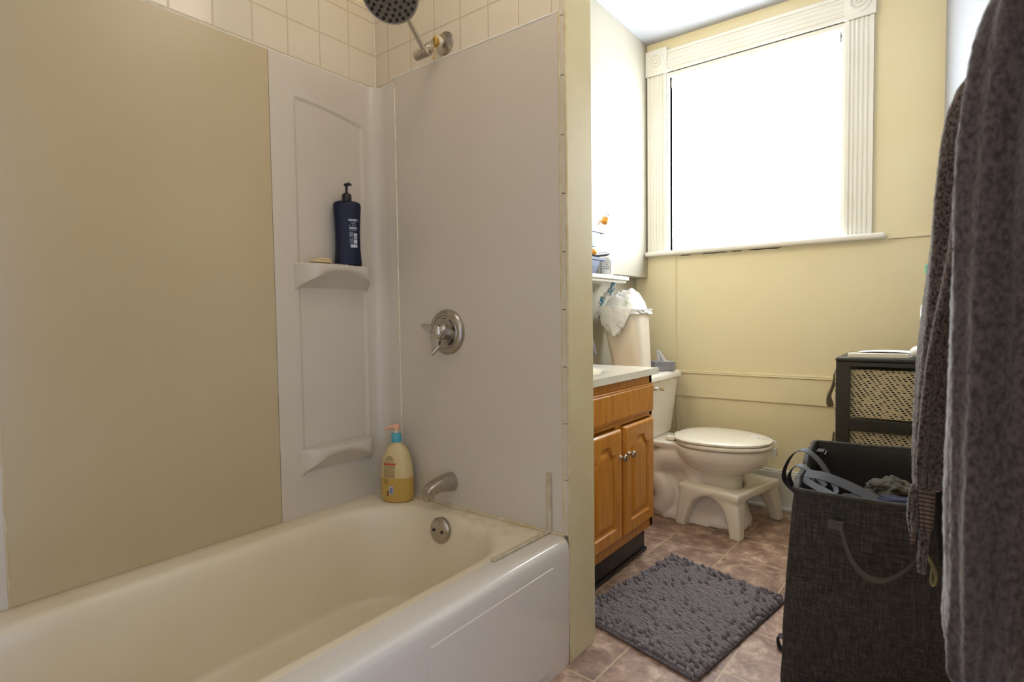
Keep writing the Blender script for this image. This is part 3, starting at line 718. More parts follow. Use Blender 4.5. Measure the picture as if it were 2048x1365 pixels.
def door(y0, y1, z0, z1, ky):
    # cathedral raised-panel door: heightfield in (y, z)
    m = MB(); w = y1-y0; h = z1-z0; st = .047; N, K = 60, 110; T = .018
    def top(y):
        t = (y-y0-st)/(w-2*st); t = max(0, min(1, t)); a = abs(t-.5)*2   # ogee arch
        return z1-.084+.036*(1-sm((a-.30)/.45))
    def depth(y, z):
        dy = min(y-y0-st, y1-st-y); d = min(dy, z-z0-st, (top(y)-z)*.92)
        if d < 0: e = min(y-y0, y1-y, z-z0, z1-z); return T*(.55+.45*sm(e/.006))
        if d < .005: return T-.0085*sm(d/.004)
        if d < .010: return T-.0085
        return T-.0085+.007*sm((d-.010)/.020)
    fn = lambda u, v: (VX+.001+depth(lerp(y0, y1, u), lerp(z0, z1, v)), lerp(y0, y1, u), lerp(z0, z1, v))
    m.grid(fn, N, K)
    e = VX+.001; t = VX+.001+T*.55
    m.add([(e, y0, z0), (e, y1, z0), (e, y1, z1), (e, y0, z1), (t, y0, z0), (t, y1, z0), (t, y1, z1), (t, y0, z1)], [(0, 1, 2, 3), (0, 1, 5, 4), (1, 2, 6, 5), (2, 3, 7, 6), (3, 0, 4, 7)])
    d = m.build('door', 'wood', van, smooth=40, recalc=True)
    MB().lathe([(.008, T+VX), (.005, T+VX+.004), (.0045, T+VX+.012), (.011, T+VX+.016), (.0125, T+VX+.020), (.010, T+VX+.025), (.001, T+VX+.027)], (0, ky, .444), axis='X', n=24).build('knob', 'nickel', d, smooth=50)
door(.268, .516, .150, .540, .500); door(.538, .788, .150, .543, .566)

ctr = MB(); CX0, CX1, CY0, CY1, CZ = .191, .657, .150, .824, .733
def ctop(u, v):
    x = lerp(CX0, CX1, u); y = lerp(CY0, CY1, v)
    d = ((x-.42)/.165)**2+((y-.46)/.235)**2
    return (x, y, CZ-(.11*(1-sm(d**.9)) if d < 1 else 0)-.0015*(1-sm(abs(d-1.05)/.12)))
ctr.grid(ctop, 50, 60)
ctr.loft([[Vector((CX0, CY0, z)), Vector((CX1, CY0, z)), Vector((CX1, CY1, z)), Vector((CX0, CY1, z))] for z in (VT+.0005, CZ)], False, False)
tag(ctr.build('countertop', 'counter', smooth=40), 'white cultured marble countertop with moulded sink on the oak vanity', 'countertop')
cup = MB(); cup.lathe([(.022, 0), (.026, .002), (.028, .010), (.028, .05), (.024, .058), (.012, .060)], (.372, .722, CZ), n=28)
tag(cup.build('bathroom_cup', 'white', smooth=50), 'white plastic container on the countertop beside the door jamb', 'cup')
# grey hand towel above the counter
ht = MB()
def htf(u, v):
    y = lerp(.80, .985, u); zt = .93; zb = .762+.02*(1-u)*.5
    y = .80+(y-.80)*(1-.27*(v))
    z = lerp(zb, zt, v)
    return (.285+.010*sin(u*9+v*2), y+.004, z)
ht.grid(htf, 30, 24)
hto = tag(ht.build('hand_towel', 'hand', smooth=180, solid=.008), 'grey hand towel hanging on the wall above the countertop, mostly behind the jamb', 'towel')

# ------------------------------------------------------------------ toilet
toi = thing('toilet', 'white two-piece toilet with closed lid beside the oak vanity', 'toilet', (.60, 1.31, 0))
TY = 1.31
m = MB(); m.loft([rrect(lerp(.275, .262, t), lerp(.455, .482, t), TY-lerp(.175, .200, t), TY+lerp(.175, .200, t), .045, lerp(.352, .628, t)) for t in (0, .1, .5, 1)]); m.build('tank', 'porc', toi, smooth=40, bevel=.006)
m = MB(); m.loft([rrect(.252, .492, TY-.212, TY+.212, .05, .628), rrect(.248, .498, TY-.216, TY+.216, .052, .633), rrect(.248, .498, TY-.216, TY+.216, .052, .650), rrect(.254, .492, TY-.210, TY+.210, .05, .659), rrect(.27, .478, TY-.19, TY+.19, .045, .664)]); m.build('tank_lid', 'porc', toi, smooth=50)
m = MB(); m.lathe([(.014, .475), (.014, .486), (.010, .490)], (0, TY-.150, .600), axis='X', n=20); m.tube([(.492, TY-.150, .600), (.500, TY-.150, .600), (.506, TY-.120, .597), (.506, TY-.085, .592)], [.008, .009, .008, .009], 12)
lab(m.build('flush_lever', 'chrome', toi, smooth=60), 'chrome flush lever')
def egg(xb, xf, hw, z, n=48, e=2.15):
    out = []; xc = xb+(xf-xb)*.42
    for i in range(n):
        a = 2*PI*i/n; c, s_ = cos(a), sin(a)
        rx = (xf-xc) if c > 0 else (xc-xb); ee = 2.0 if c > 0 else 2.6
        out.append(Vector((xc+rx*math.copysign(abs(c)**(2/ee), c), TY+hw*math.copysign(abs(s_)**(2/e), s_), z)))
    return out
bw = MB()
bw.loft([egg(.555, .953, .178, .352), egg(.553, .957, .180, .345), egg(.555, .957, .180, .322), egg(.568, .952, .175, .300), egg(.590, .930, .160, .272), egg(.62, .890, .130, .248), egg(.650, .850, .098, .226), egg(.66, .838, .088, .200), egg(.66, .836, .088, .15)])
bw.loft([sq(.655, TY, .225, .125, 0, 3.2), sq(.655, TY, .222, .122, .025, 3), sq(.662, TY, .205, .106, .05, 3), sq(.668, TY, .190, .094, .10, 2.8), sq(.665, TY, .175, .088, .15, 2.6), sq(.655, TY, .165, .086, .20, 2.4)])
bw.loft([rrect(.42, .66, TY-.075, TY+.075, .03, .12), rrect(.40, .66, TY-.085, TY+.085, .03, .34)])
bw.loft([rrect(.30, .62, TY-.115, TY+.115, .04, .325), rrect(.30, .62, TY-.120, TY+.120, .04, .352)])
# trapway bulging out of the side
for s_ in (-1, 1):
    P = catmull([(.70, TY+s_*.055, .265), (.60, TY+s_*.068, .285), (.50, TY+s_*.070, .265), (.455, TY+s_*.070, .200), (.505, TY+s_*.072, .145), (.52, TY+s_*.072, .09), (.49, TY+s_*.070, .03)], 5)
    bw.tube(P, .058, 14)
    P = catmull([(.62, TY+s_*.070, .250), (.66, TY+s_*.078, .19), (.64, TY+s_*.082, .12), (.60, TY+s_*.08, .06)], 5); bw.tube(P, .032, 10)
bo = bw.build('bowl', 'porc', toi, smooth=180)
rm = bo.modifiers.new('r', 'REMESH'); rm.mode = 'VOXEL'; rm.voxel_size = .0065; rm.use_smooth_shade = True
s2 = bo.modifiers.new('s', 'SMOOTH'); s2.factor = .6; s2.iterations = 9
m = MB(); m.loft([egg(.562, .958, .182, .354), egg(.558, .965, .187, .358), egg(.558, .965, .187, .366), egg(.566, .957, .180, .371)]); m.build('seat', 'white2', toi, smooth=50)
m = MB(); m.loft([egg(.552, .956, .179, .373), egg(.548, .962, .184, .376), egg(.548, .962, .184, .383), egg(.556, .954, .176, .389), egg(.60, .92, .14, .392)]); m.build('lid', 'white2', toi, smooth=50)
for ya in (TY-.075, TY+.035): MB().box(.515, .56, ya, ya+.04, .354, .372).build('hinge', 'white2', toi, bevel=.005, seg=3)
m = MB(); m.loft([sq(.885, TY+.02, .022, .022, .390, 4), sq(.885, TY+.02, .020, .020, .3955, 4)]); m.ribbon([(.895, TY+.02, .394), (.945, TY+.03, .392), (.968, TY+.032, .383), (.975, TY+.03, .36)], (0, .012, 0), .002); m.box(.957, .973, TY+.016, TY+.044, .318, .352)
lab(m.build('lid_latch', 'white', toi, smooth=40), 'white lid latch strap at the front')

# U-shaped foot stool
ST = Matrix.Translation((.878, 1.108, 0)) @ Matrix.Rotation(math.radians(-12), 4, 'Z')
st = MB(ST)
U0, V1 = -.285, .385
def leg(cu, cv, ou, ov_, ku, kv):
    # rings from the foot up, flaring along the sides into the arches
    R = []
    for z, hu, hv, s_ in ((0, .025, .025, 1), (.02, .0255, .0255, .9), (.06, .029, .029, .7), (.10, .034, .034, .45), (.125, .043, .037, .3), (.145, .058, .041, .15), (.158, .080, .043, 0), (.170, .095, .044, 0)):
        cu_ = cu+ou*s_*.020+ku*(hu-.025); cv_ = cv+ov_*s_*.020+kv*(hv-.025)
        R.append(sq(cu_, cv_, hu, hv, z, 5, 24))
    st.loft(R)
leg(-.030, .030, 1, -1, -1, 1); leg(-.030, V1-.030, 1, 1, -1, -1); leg(U0+.035, .030, -1, -1, 1, .5); leg(U0+.035, V1-.030, -1, 1, 1, -.5)
# top: U slab, the bridge dips in the middle
def upoly(z, i=0):
    o = [(U0+i, 0+i), (0-i, 0+i), (0-i, V1-i), (U0+i, V1-i), (U0+i, V1-.075+i)]
    nn = 14; vc_ = V1/2; rr = V1/2-.080+i
    arc = [(-.175-.0+ (.085+i)*cos(a)*1.0, vc_+rr*sin(a)) for a in [PI/2-PI*k/nn for k in range(nn+1)]]
    return o+arc+[(U0+i, .075-i)]
def saddle(p):
    u, v, z = p; d = .030*sm(1-abs(v-V1/2)/(V1*.40))*sm((u+.20)/.10); return Vector((u, v, z-d))
top = []
for z, i in ((.150, .002), (.158, 0), (.176, 0), (.183, .003), (.186, .010)):
    top.append([saddle((a, b, z)) for a, b in upoly(z, i)])
st.loft(top)
so = st.build('foot_stool', 'white2', smooth=180)
rm = so.modifiers.new('r', 'REMESH'); rm.mode = 'VOXEL'; rm.voxel_size = .0045; rm.use_smooth_shade = True
s2 = so.modifiers.new('s', 'SMOOTH'); s2.factor = .6; s2.iterations = 8
tag(so, 'white U-shaped plastic foot stool round the front of the toilet', 'foot stool')

# ------------------------------------------------------------------ waste basket on the tank lid
TZ = .665; CC = Vector((.352, 1.215, TZ))
can = thing('waste_basket', 'beige plastic waste basket standing on the toilet tank lid', 'trash can', CC)
def canring(t, hx=0): return rrect(lerp(.285, .228, t)-hx, lerp(.442, .424, t)+hx, lerp(1.145, 1.118, t)-hx, lerp(1.270, 1.290, t)+hx, lerp(.035, .045, t), TZ+.001+.288*t)
m = MB(); m.loft([canring(0, -.004)]+[canring(t) for t in (.012, .2, .4, .6, .8, 1)]+[canring(1, -.004), canring(.8, -.005)], True, False); m.build('body', 'canbody', can, smooth=40)
m = MB(); m.loft([canring(.965, .001), canring(.968, .008), canring(1.0, .008), canring(1.01, .005), canring(1.01, -.004)], False, False); m.build('rim', 'canbody', can, smooth=50)
bag = MB()
def edge(a, k):
    # point on rim perimeter (0..1) pushed outwards by k
    r = canring(1.0, k); n = len(r); f = (a % 1)*n; i = int(f) % n; return r[i].lerp(r[(i+1) % n], f-int(f))
def skirt(u, v):
    # v: 0 inside rim, .2 over rim, 1 hanging end
    ang = u
    nzv = noise.noise(Vector((cos(2*PI*u)*2.4, sin(2*PI*u)*2.4, v*1.5)))
    p0 = edge(ang, 0)
    dx, dy = p0.x-.337, p0.y-1.215
    # longest on the near left side
    w = math.exp(-((math.atan2(dy+.045, dx)+1.57)/.45)**2) + .45*math.exp(-((math.atan2(dy, dx)-2.8)/.5)**2)+.25*math.exp(-((math.atan2(dy, dx)+2.8)/.5)**2)
    ln = .012+.10*w
    if v < .15: p = edge(ang, -.02+.03*v/.15); return (p.x, p.y, TZ+.288+.012*(v/.15))
    t = (v-.15)/.85
    p = edge(ang, .010+.010*abs(nzv)+.012*sin(PI*t)*w)
    return (p.x, p.y, TZ+.302-.010*t-ln*t+.004*nzv)
bag.grid(skirt, 160, 20)
def mound(u, v):
    a = 2*PI*u; r = v
    p = edge(u, -.002); x = lerp(.335, p.x, r); y = lerp(1.215, p.y, r)
    nn = noise.fractal(Vector((x*17, y*17, 3.3)), .7, 2.1, 4); n2 = abs(noise.noise(Vector((x*26, y*26, 8.))))
    h = .085*(1-r**3)+.020*nn*(1-r**4)+.022*n2*(1-r**5)
    return (x+.007*nn, y+.007*n2, TZ+.296+h)
bag.grid(mound, 90, 28)
# handle flaps of the bag folded over the near left corner
def flap(P0, P1, P2, P3, seed):
    def f(u, v):
        p = Vector(P0).lerp(Vector(P1), u).lerp(Vector(P3).lerp(Vector(P2), u), v)
        n_ = noise.noise(p*40+Vector((seed, 0, 0))); return p+Vector((.004*n_, -.006-.006*abs(n_)-.006*sin(PI*u), .003*n_))
    bag.grid(f, 14, 14)
flap((.238, 1.105, .985), (.312, 1.100, .985), (.345, 1.100, .895), (.258, 1.103, .890), 1)
flap((.312, 1.10, .985), (.420, 1.10, .968), (.372, 1.098, .880), (.325, 1.10, .900), 4)
flap((.238, 1.12, .945), (.270, 1.10, .955), (.300, 1.098, .862), (.248, 1.11, .908), 9)
flap((.262, 1.10, .900), (.385, 1.10, .905), (.335, 1.096, .842), (.318, 1.098, .842), 14)
bgo = tag(bag.build('trash_bag', 'bag', smooth=180), 'overfull thin white bag crumpled in the waste basket and draped over its rim', 'plastic bag')
md = bgo.modifiers.new('s', 'SOLIDIFY'); md.thickness = .0008
# crinkled wrapper poking out at the left
wp = MB()
def wrap(u, v):
    P = catmull([(.236, 1.125, .992), (.262, 1.122, 1.024), (.295, 1.12, 1.052), (.320, 1.12, 1.094)], 6)
    f = u*(len(P)-1); i = min(int(f), len(P)-2); p = P[i].lerp(P[i+1], f-i); n_ = noise.noise(Vector((u*14, v*5, 2)))
    return p+Vector((.013*(v-.5)*1.6+.004*n_, -.006*sin(v*PI)-.010*n_-.004, -.016*(v-.5)+.005*sin(u*30)))
wp.grid(wrap, 34, 10)
tag(wp.build('snack_wrapper', 'crinkle', smooth=180, solid=.0012), 'crinkled blue and white wrapper sticking out of the left of the trash', 'wrapper')
gp = MB(); gp.grid(lambda u, v: (.352+.022*u, 1.130+.010*v+.004*sin(u*7), .980+.024*v+.004*sin(u*12+v*5)), 12, 12)
tag(gp.build('paper_scrap', 'green', smooth=180, solid=.001), 'small green printed scrap in the middle of the overfull trash bag', 'paper')

# tissue box
tbx = thing('tissue_box', 'grey tissue box with a tissue pulled up, on the tank lid by the waste basket', 'tissue box', (.43, 1.395, TZ))
XT = Matrix.Translation((.432, 1.398, TZ)) @ Matrix.Rotation(math.radians(38), 4, 'Z')
m = MB(XT); m.box(-.050, .050, -.056, .056, .0005, .044); m.build('box', 'greybox', tbx, bevel=.0025)
m = MB(XT); m.loft([sq(0, 0, .035, .022, .0442, 2), sq(0, 0, .035, .022, .0446, 2)]); m.build('opening', 'white', tbx)
m = MB(XT)
for s_ in (0, 1.4, 2.6):
    m.grid(lambda u, v: ((u-.5)*.05*(1-.7*v)*cos(s_)-.024*v, (u-.5)*.05*(1-.7*v)*sin(s_)-.016*v+.004*sin(u*14), .042+.058*v), 14, 8)
m.build('tissue', 'tissue', tbx, smooth=180, solid=.0008)

# ------------------------------------------------------------------ things on the narrow shelf
SZ = 1.123
jr = thing('cream_jar', 'white labelled jar with screw lid at the far end of the narrow shelf', 'jar', (.297, 1.075, SZ))
MB().lathe([(.029, .0005), (.031, .004), (.031, .064), (.029, .066)], (.297, 1.075, SZ), n=36).build('body', 'white', jr, smooth=40)
MB().lathe([(.0325, .0655), (.033, .067), (.033, .079), (.031, .082), (.001, .082)], (.297, 1.075, SZ), n=36).build('lid', 'white', jr, smooth=40)
def jf(u, v, r=.0314):
    a = math.radians(-62)+u/r; return (.297+r*cos(a), 1.075+r*sin(a), SZ+v)
m = MB(); bars(m, [(-.024, -.022, .008, .060), (.020, .022, .008, .060), (-.014, .016, .028, .0305)]+[(-.014+.0042*k, -.0115+.0042*k, .037, .0405) for k in range(7)]+[(-.006, .004, .046, .0475), (.002, .010, .0475, .050), (-.012, .012, .0555, .0565)], jf)
m.build('label_print', mat('slate print', (92, 104, 128), .6), jr, recalc=False)
def bin_(zb, name_mat, hgt):
    m = MB(); y1 = .965; y0 = .80; x0, x1 = .262, .332
    # hopper bin: sloping front at +y end, wide lip
    pr = [(y0, 0), (y1-.055, 0), (y1-.012, hgt), (y1+.030, hgt), (y1+.030, hgt+.012), (y1-.020, hgt+.012), (y1-.020, hgt+.008), (y1-.060, .004), (y0, .004)]
    m.loft([[Vector((x, y, zb+z)) for y, z in pr] for x in (x0, x1)])
    for xa, xb_ in ((x0-.002, x0+.001), (x1-.001, x1+.002)):
        pr2 = [(y0, 0), (y1-.055, 0), (y1-.010, hgt), (y1-.010, hgt+.012), (y1-.05, hgt+.025), (y0, hgt+.04)]
        m.loft([[Vector((x, y, zb+z)) for y, z in pr2] for x in (xa, xb_)])
    m.box(x1, x1+.006, y0, y1+.030, zb+hgt, zb+hgt+.012)
    return m
tag(bin_(SZ+.0005, 0, .058).build('storage_bin', 'binslate', bevel=.001), 'lower slate blue storage bin on the narrow shelf, holding a brush', 'storage bin', 'blue stacking bins')
tag(bin_(SZ+.115, 0, .064).build('storage_bin', 'binslate', bevel=.001), 'upper slate blue storage bin holding tilted white tubes', 'storage bin', 'blue stacking bins')
sb_ = MB(); sb_.box(.256, .262, .80, .92, SZ+.05, SZ+.116); tag(sb_.build('bin_bracket', 'binblue', bevel=.001), 'deep blue plate joining the two stacked bins', 'bracket')
br = thing('hair_brush', 'black handled brush lying across the lower blue bin', 'brush', (.335, .93, SZ+.075))
MB().tube([(.330, .885, SZ+.078), (.334, .93, SZ+.080), (.342, .985, SZ+.089), (.344, 1.00, SZ+.092)], [.008, .008, .0105, .009], 12).build('handle', 'black', br, smooth=60)
MB().lathe([(.0085, 0), (.0085, .004)], (.3445, 1.001, SZ+.092), axis=Vector((0, 1, .2)).to_track_quat('Z', 'Y').to_matrix(), n=14).build('end_cap', 'nickel', br, smooth=40)
og = MB(); og.ball((.335, .893, SZ+.092), .013, 8, (1, 1.6, 1))
tag(og.build('orange_cap', 'orange', smooth=180), 'rounded orange plastic cap poking out of the lower bin', 'cap')
tt = thing('cream_tube', 'white squeeze tube tilted up out of the upper bin', 'tube', (.31, .96, SZ+.195))
rings = []
for k in range(7):
    t = k/6; c = Vector((.315, .925, 1.318)).lerp(Vector((.330, 1.058, 1.402)), t); d = Vector((.2, 1, .75)).normalized(); a = d.cross(Vector((1, 0, 0))).normalized(); b = Vector((1, 0, 0))
    w = lerp(.018, .030, t); h = lerp(.016, .0025, t)
    rings.append([c+a*w*cos(q_)+b*h*sin(q_) for q_ in [2*PI*i/20 for i in range(20)]])
MB().loft(rings).build('body', 'white', tt, smooth=60)
m = MB()
for k in range(5): m.ribbon([Vector((.334, .985+.012*k, 1.350+.0085*k)), Vector((.336, .972+.012*k, 1.372+.0085*k))], (0, .003, .002), .004)
m.build('label_print', 'printw', tt)
yc = MB(); yc.lathe([(.012, 0), (.014, .004), (.014, .024), (.010, .026)], (.348, .962, 1.345), axis=Vector((.1, .6, 1)).to_track_quat('Z', 'Y').to_matrix(), n=20)
tag(yc.build('sunscreen_cap', 'orange', smooth=40), 'yellow orange screw cap among the white tubes in the upper bin', 'cap')
tt2 = MB(); tt2.tube([(.285, .86, 1.315), (.285, .92, 1.345), (.288, .975, 1.372)], [.012, .014, .010], 14)
tag(tt2.build('lotion_tube', 'white2', smooth=60), 'short ivory tube lying low in the upper bin', 'tube')
mt_ = MB(); mt_.tube([(.31, .85, 1.33), (.315, .882, 1.372)], [.010, .014], 12)
tag(mt_.build('mint_bottle', 'mint', smooth=60), 'mint green bottle top just showing beside the jamb', 'bottle')

# ------------------------------------------------------------------ bath mat
A_, B_, C_, D_ = (Vector(p) for p in ((.726, .790, 0), (1.143, .683, 0), (1.053, .118, 0), (.640, .222, 0)))
mt = thing('bath_mat', 'grey chenille bath mat on the floor in front of the vanity', 'bath mat', (.89, .455, 0))
m = MB(); m.loft([[p+Vector((0, 0, z)) for p in (A_, B_, C_, D_)] for z in (.0005, .010)]); m.build('backing', 'chenille', mt, bevel=.003)
pm = MB(); rnd = random.Random(3); NU, NV = 33, 50
uu = (B_-A_); vv = (D_-A_); ua = math.atan2(uu.y, uu.x)
for i in range(NU):
    for j in range(NV):
        u = (i+.5+rnd.uniform(-.25, .25)+.25*(j % 2))/NU; v = (j+.5+rnd.uniform(-.25, .25))/NV
        p = A_+uu*u+vv*v; bd = min(u, 1-u, v, 1-v)
        stand = (rnd.random() < (.30 if bd < .10 else .05))
        L = rnd.uniform(.0105, .0140); W = rnd.uniform(.0056, .0070)
        if bd < .025: L = .0085; W = .0068
        yaw_ = ua+PI+rnd.uniform(-.35, .35); tilt = rnd.uniform(.9, 1.35) if stand else rnd.uniform(-.05, .25)
        rot = Matrix.Rotation(yaw_, 3, 'Z') @ Matrix.Rotation(-tilt, 3, 'Y')
        z = .0135+(.005 if stand else 0)+.0015*noise.noise(Vector((u*6, v*8, 0)))
        rings = []
        for k, (h, w) in enumerate(((-.95, .45), (-.5, .92), (.2, 1), (.75, .72), (.98, .3))):
            rings.append([rot @ Vector((L*h, W*w*cos(q_), W*.9*w*sin(q_)))+p+Vector((0, 0, z)) for q_ in [2*PI*c/6 for c in range(6)]])
        pm.loft(rings)
pm.build('pile', 'chenille', mt, smooth=180)
cd_ = MB()
for (P, Q) in ((B_, C_), (D_, C_), (A_, D_), (A_, B_)):
    L = (Q-P).length; n = int(L/.0095)
    for k in range(n):
        c = P.lerp(Q, (k+.5)/n); cd_.ball(c+Vector((0, 0, .007)), .0062, 4, (1, 1, 1.05))
cd_.build('cord_edging', 'chenille', mt, smooth=180)

# ------------------------------------------------------------------ woven drawer tower
DX0, DX1, DY0, DY1, DT = 1.230, 1.520, 1.08, 1.45, .775
dr = thing('drawer_tower', 'dark framed drawer tower with woven beige and black drawers against the right wall', 'drawer unit', (1.37, 1.26, 0))
m = MB(); m.box(DX0-.002, DX1, DY0-.004, DY1, DT-.016, DT); m.build('top', 'dresser', dr, bevel=.006, seg=3)
m = MB(); P_ = .044
for x in (DX0, DX1-P_):
    for y in (DY0, DY1-P_*.6): m.box(x, x+P_, y, y+P_*.6, 0, DT-.016)
for z0, z1 in ((DT-.032, DT-.016), (.515, .553), (.285, .323), (.055, .093)):
    m.box(DX0+P_-.001, DX1-P_+.001, DY0+.001, DY0+.018, z0, z1); m.box(DX0+P_-.001, DX1-P_+.001, DY1-.018, DY1-.001, z0, z1)
m.build('frame', 'dresser', dr, bevel=.0015)
for k, (z0, z1) in enumerate(((.556, .732), (.326, .506), (.096, .276))):
    m = MB(); m.box(DX0-.006, DX1-.03, DY0+.020, DY1-.020, z0, z1); d = m.build('drawer', 'weave', dr, bevel=.004)
    s_ = MB(); y = DY0+.10
    s_.ribbon(catmull([(DX0-.006, y, z1-.022), (DX0-.014, y, z1-.030), (DX0-.018, y, z1-.055), (DX0-.026, y, z1-.085), (DX0-.036, y, z1-.115), (DX0-.032, y, z1-.145), (DX0-.028, y, z1-.155)], 3), [Vector((.010, .018, 0))*k for k in [1.5, 1.5, 1.3, 1, .9, .8, .8, .8, .8, .8, .8, .9, 1, 1.3, 1.6, 1.7, 1.6, 1.2, .6]], .004)
    s_.build('pull_strap', 'strap', d, smooth=50)
# things on the tower
pk = MB(Matrix.Translation((1.36, 1.13, DT+.0005)) @ Matrix.Rotation(math.radians(6), 4, 'Z')); pk.box(-.098, .085, -.030, .012, 0, .014)
tag(pk.build('flat_box', 'white2', bevel=.001), 'long thin ivory box lying at the front edge of the drawer tower', 'box')
pp = MB(Matrix.Translation((1.39, 1.25, DT+.0005)) @ Matrix.Rotation(math.radians(-5), 4, 'Z')); pp.box(-.10, .08, -.07, .05, 0, .010); pp.grid(lambda u, v: (lerp(-.105, .08, u), lerp(-.072, .05, v), .012+.006*u*(1-u)*4), 10, 8)
tag(pp.build('folded_papers', 'tissue', smooth=30), 'stack of white folded papers behind the ivory box', 'papers')
gt = MB(Matrix.Translation((1.315, 1.19, DT+.0005)) @ Matrix.Rotation(math.radians(-8), 4, 'Z')); gt.box(-.055, .02, -.015, .012, 0, .006)
gto = tag(gt.build('toothpaste_tube', 'green', bevel=.002), 'flat green and white tube at the left of the papers', 'tube')
gw = MB(Matrix.Translation((1.315, 1.19, DT+.0005)) @ Matrix.Rotation(math.radians(-8), 4, 'Z')); gw.box(-.056, .03, -.016, .013, .0062, .011); gw.build('tube_top', 'white', gto, bevel=.002)
rb = MB(); rb.ball((1.478, 1.125, DT+.022), .030, 12, (1, 1, .78))
tag(rb.build('round_container', 'white', smooth=180), 'round white container beside the towel on the drawer tower', 'container')
wbt = thing('lotion_dispenser', 'tall white bottle with a green mark, half hidden behind the towel', 'bottle', (1.497, 1.26, DT))
MB().lathe([(.020, .0005), (.023, .004), (.023, .165), (.021, .182), (.014, .195), (.008, .200)], (1.494, 1.26, DT), n=30).build('body', 'white', wbt, smooth=50)
MB().lathe([(.0234, .128), (.0236, .129), (.0236, .140), (.0234, .141)], (1.494, 1.26, DT), n=30).build('green_mark', 'mint', wbt, smooth=50)
tbh = thing('toothbrush', 'mint bristled toothbrush standing behind the tall white bottle', 'toothbrush', (1.50, 1.31, DT))
MB().tube([(1.507, 1.32, DT), (1.502, 1.32, DT+.15), (1.496, 1.32, DT+.25), (1.494, 1.32, DT+.335)], [.006, .006, .004, .0045], 10).build('handle', 'white', tbh, smooth=60)
MB().box(1.480, 1.492, 1.314, 1.326, DT+.303, DT+.335).build('bristles', 'mint', tbh, bevel=.002)

# ------------------------------------------------------------------ laundry hamper
ham = thing('laundry_hamper', 'tall heathered charcoal laundry hamper open at the top beside the bath mat', 'laundry hamper', (1.40, .48, 0))
def hq(t, ins=0, dz=0):
    # four corners at height fraction t; rim a bit wider than the base
    FL = Vector((lerp(1.226, 1.262, t), lerp(.205, .168, t), 0)); BL = Vector((lerp(1.215, 1.207, t), lerp(.74, .772, t), 0))
    FR = Vector((lerp(1.60, 1.62, t), lerp(.24, .205, t), 0)); BR = Vector((lerp(1.58, 1.59, t), lerp(.78, .835, t), 0))
    return FL, FR, BR, BL
def hring(t, ins=0, n=22, seed=0, dip=0):
    C = hq(t); ctr_ = sum(C, Vector())/4; out = []
    for q_ in range(4):
        a, b = C[q_], C[(q_+1) % 4]
        for k in range(n):
            f = k/n; p = a.lerp(b, f)
            nrm = Vector((b.y-a.y, -(b.x-a.x), 0)).normalized()
            bul = .010*sin(PI*f)*sin(PI*min(1, t*1.05))-.004*sin(2*PI*f*1.0+q_)
            cr = math.exp(-(min(f, 1-f)/.035)**2)
            w = .007*noise.noise(Vector((p.x*8, p.y*8, t*4+seed)))+.003*noise.noise(Vector((p.x*30, p.y*30, t*9)))
            p = p+nrm*(bul+w-ins); 
            p = p+(ctr_-p).normalized()*(.012*cr)
            sag = (-.016*sin(PI*f) if q_ in (1,) else (-.004*sin(PI*f)))*dip
            out.append(Vector((p.x, p.y, .005+.515*t+sag)))
    return out
rings = [hring(0, .01)]+[hring(t, 0, dip=max(0, (t-.8)*5)) for t in [k/20 for k in range(21)]]
rings += [hring(1.0, .004, dip=1), hring(1.0, .010, dip=1)]
MB().loft(rings, True, False).build('canvas_body', 'hamper', ham, smooth=60)
lin = [hring(1.0, .010, dip=1)]+[hring(t, .014, dip=max(0, (t-.8)*5)) for t in (.97, .9, .8, .6, .4, .3)]
lab(MB().loft(lin, False, True).build('lining', 'liner', ham, smooth=60), 'dark inner lining')
rim = hring(1.0, .004, dip=1); rim = rim+[rim[0]]
MB().tube([p+Vector((0, 0, .001)) for p in rim], .0065, 8).build('rim', 'hamper', ham, smooth=70)
# front handle strap
m = MB(); y = .148
m.ribbon(catmull([(1.345, .158, .466), (1.362, .152, .462), (1.371, .146, .452), (1.378, .144, .425), (1.395, .145, .385), (1.423, .146, .362), (1.455, .147, .366), (1.490, .149, .398), (1.515, .152, .44)], 4), [Vector((0, 0, .016))]*9*4 if False else (.004, .0, .013), .0025)
m.box(1.343, 1.372, .150, .160, .452, .470)
m.build('handle', 'handle', ham, smooth=60)
# side loop handles over the left rim
m = MB()
m.ribbon(catmull([(1.232, .52, .40), (1.180, .50, .455), (1.196, .49, .520), (1.232, .48, .552), (1.275, .46, .530), (1.315, .42, .485), (1.330, .38, .470)], 5), (.006, .024, .004), .002)
m.ribbon(catmull([(1.236, .40, .44), (1.212, .40, .49), (1.236, .39, .528), (1.275, .37, .515), (1.31, .34, .495)], 5), (.004, .022, .004), .002)
m.build('carry_loop', 'webbing', ham, smooth=60)
m = MB(); m.ribbon(catmull([(1.215, .41, .030), (1.190, .41, .032), (1.182, .42, .018), (1.192, .40, .004), (1.214, .40, .003)], 4), (0, .024, 0), .003)
m.build('lower_loop', 'webbing', ham, smooth=60)
for (x, y) in ((1.262, .34), (1.240, .69)):
    m = MB(); m.box(x-.006, x+.014, y-.022, y+.022, .505, .511); m.tube([(x+.018, y-.022, .50), (x+.020, y, .507), (x+.018, y+.022, .50)], .004, 8)
    m.build('buckle', 'darkmetal', ham, bevel=.001)
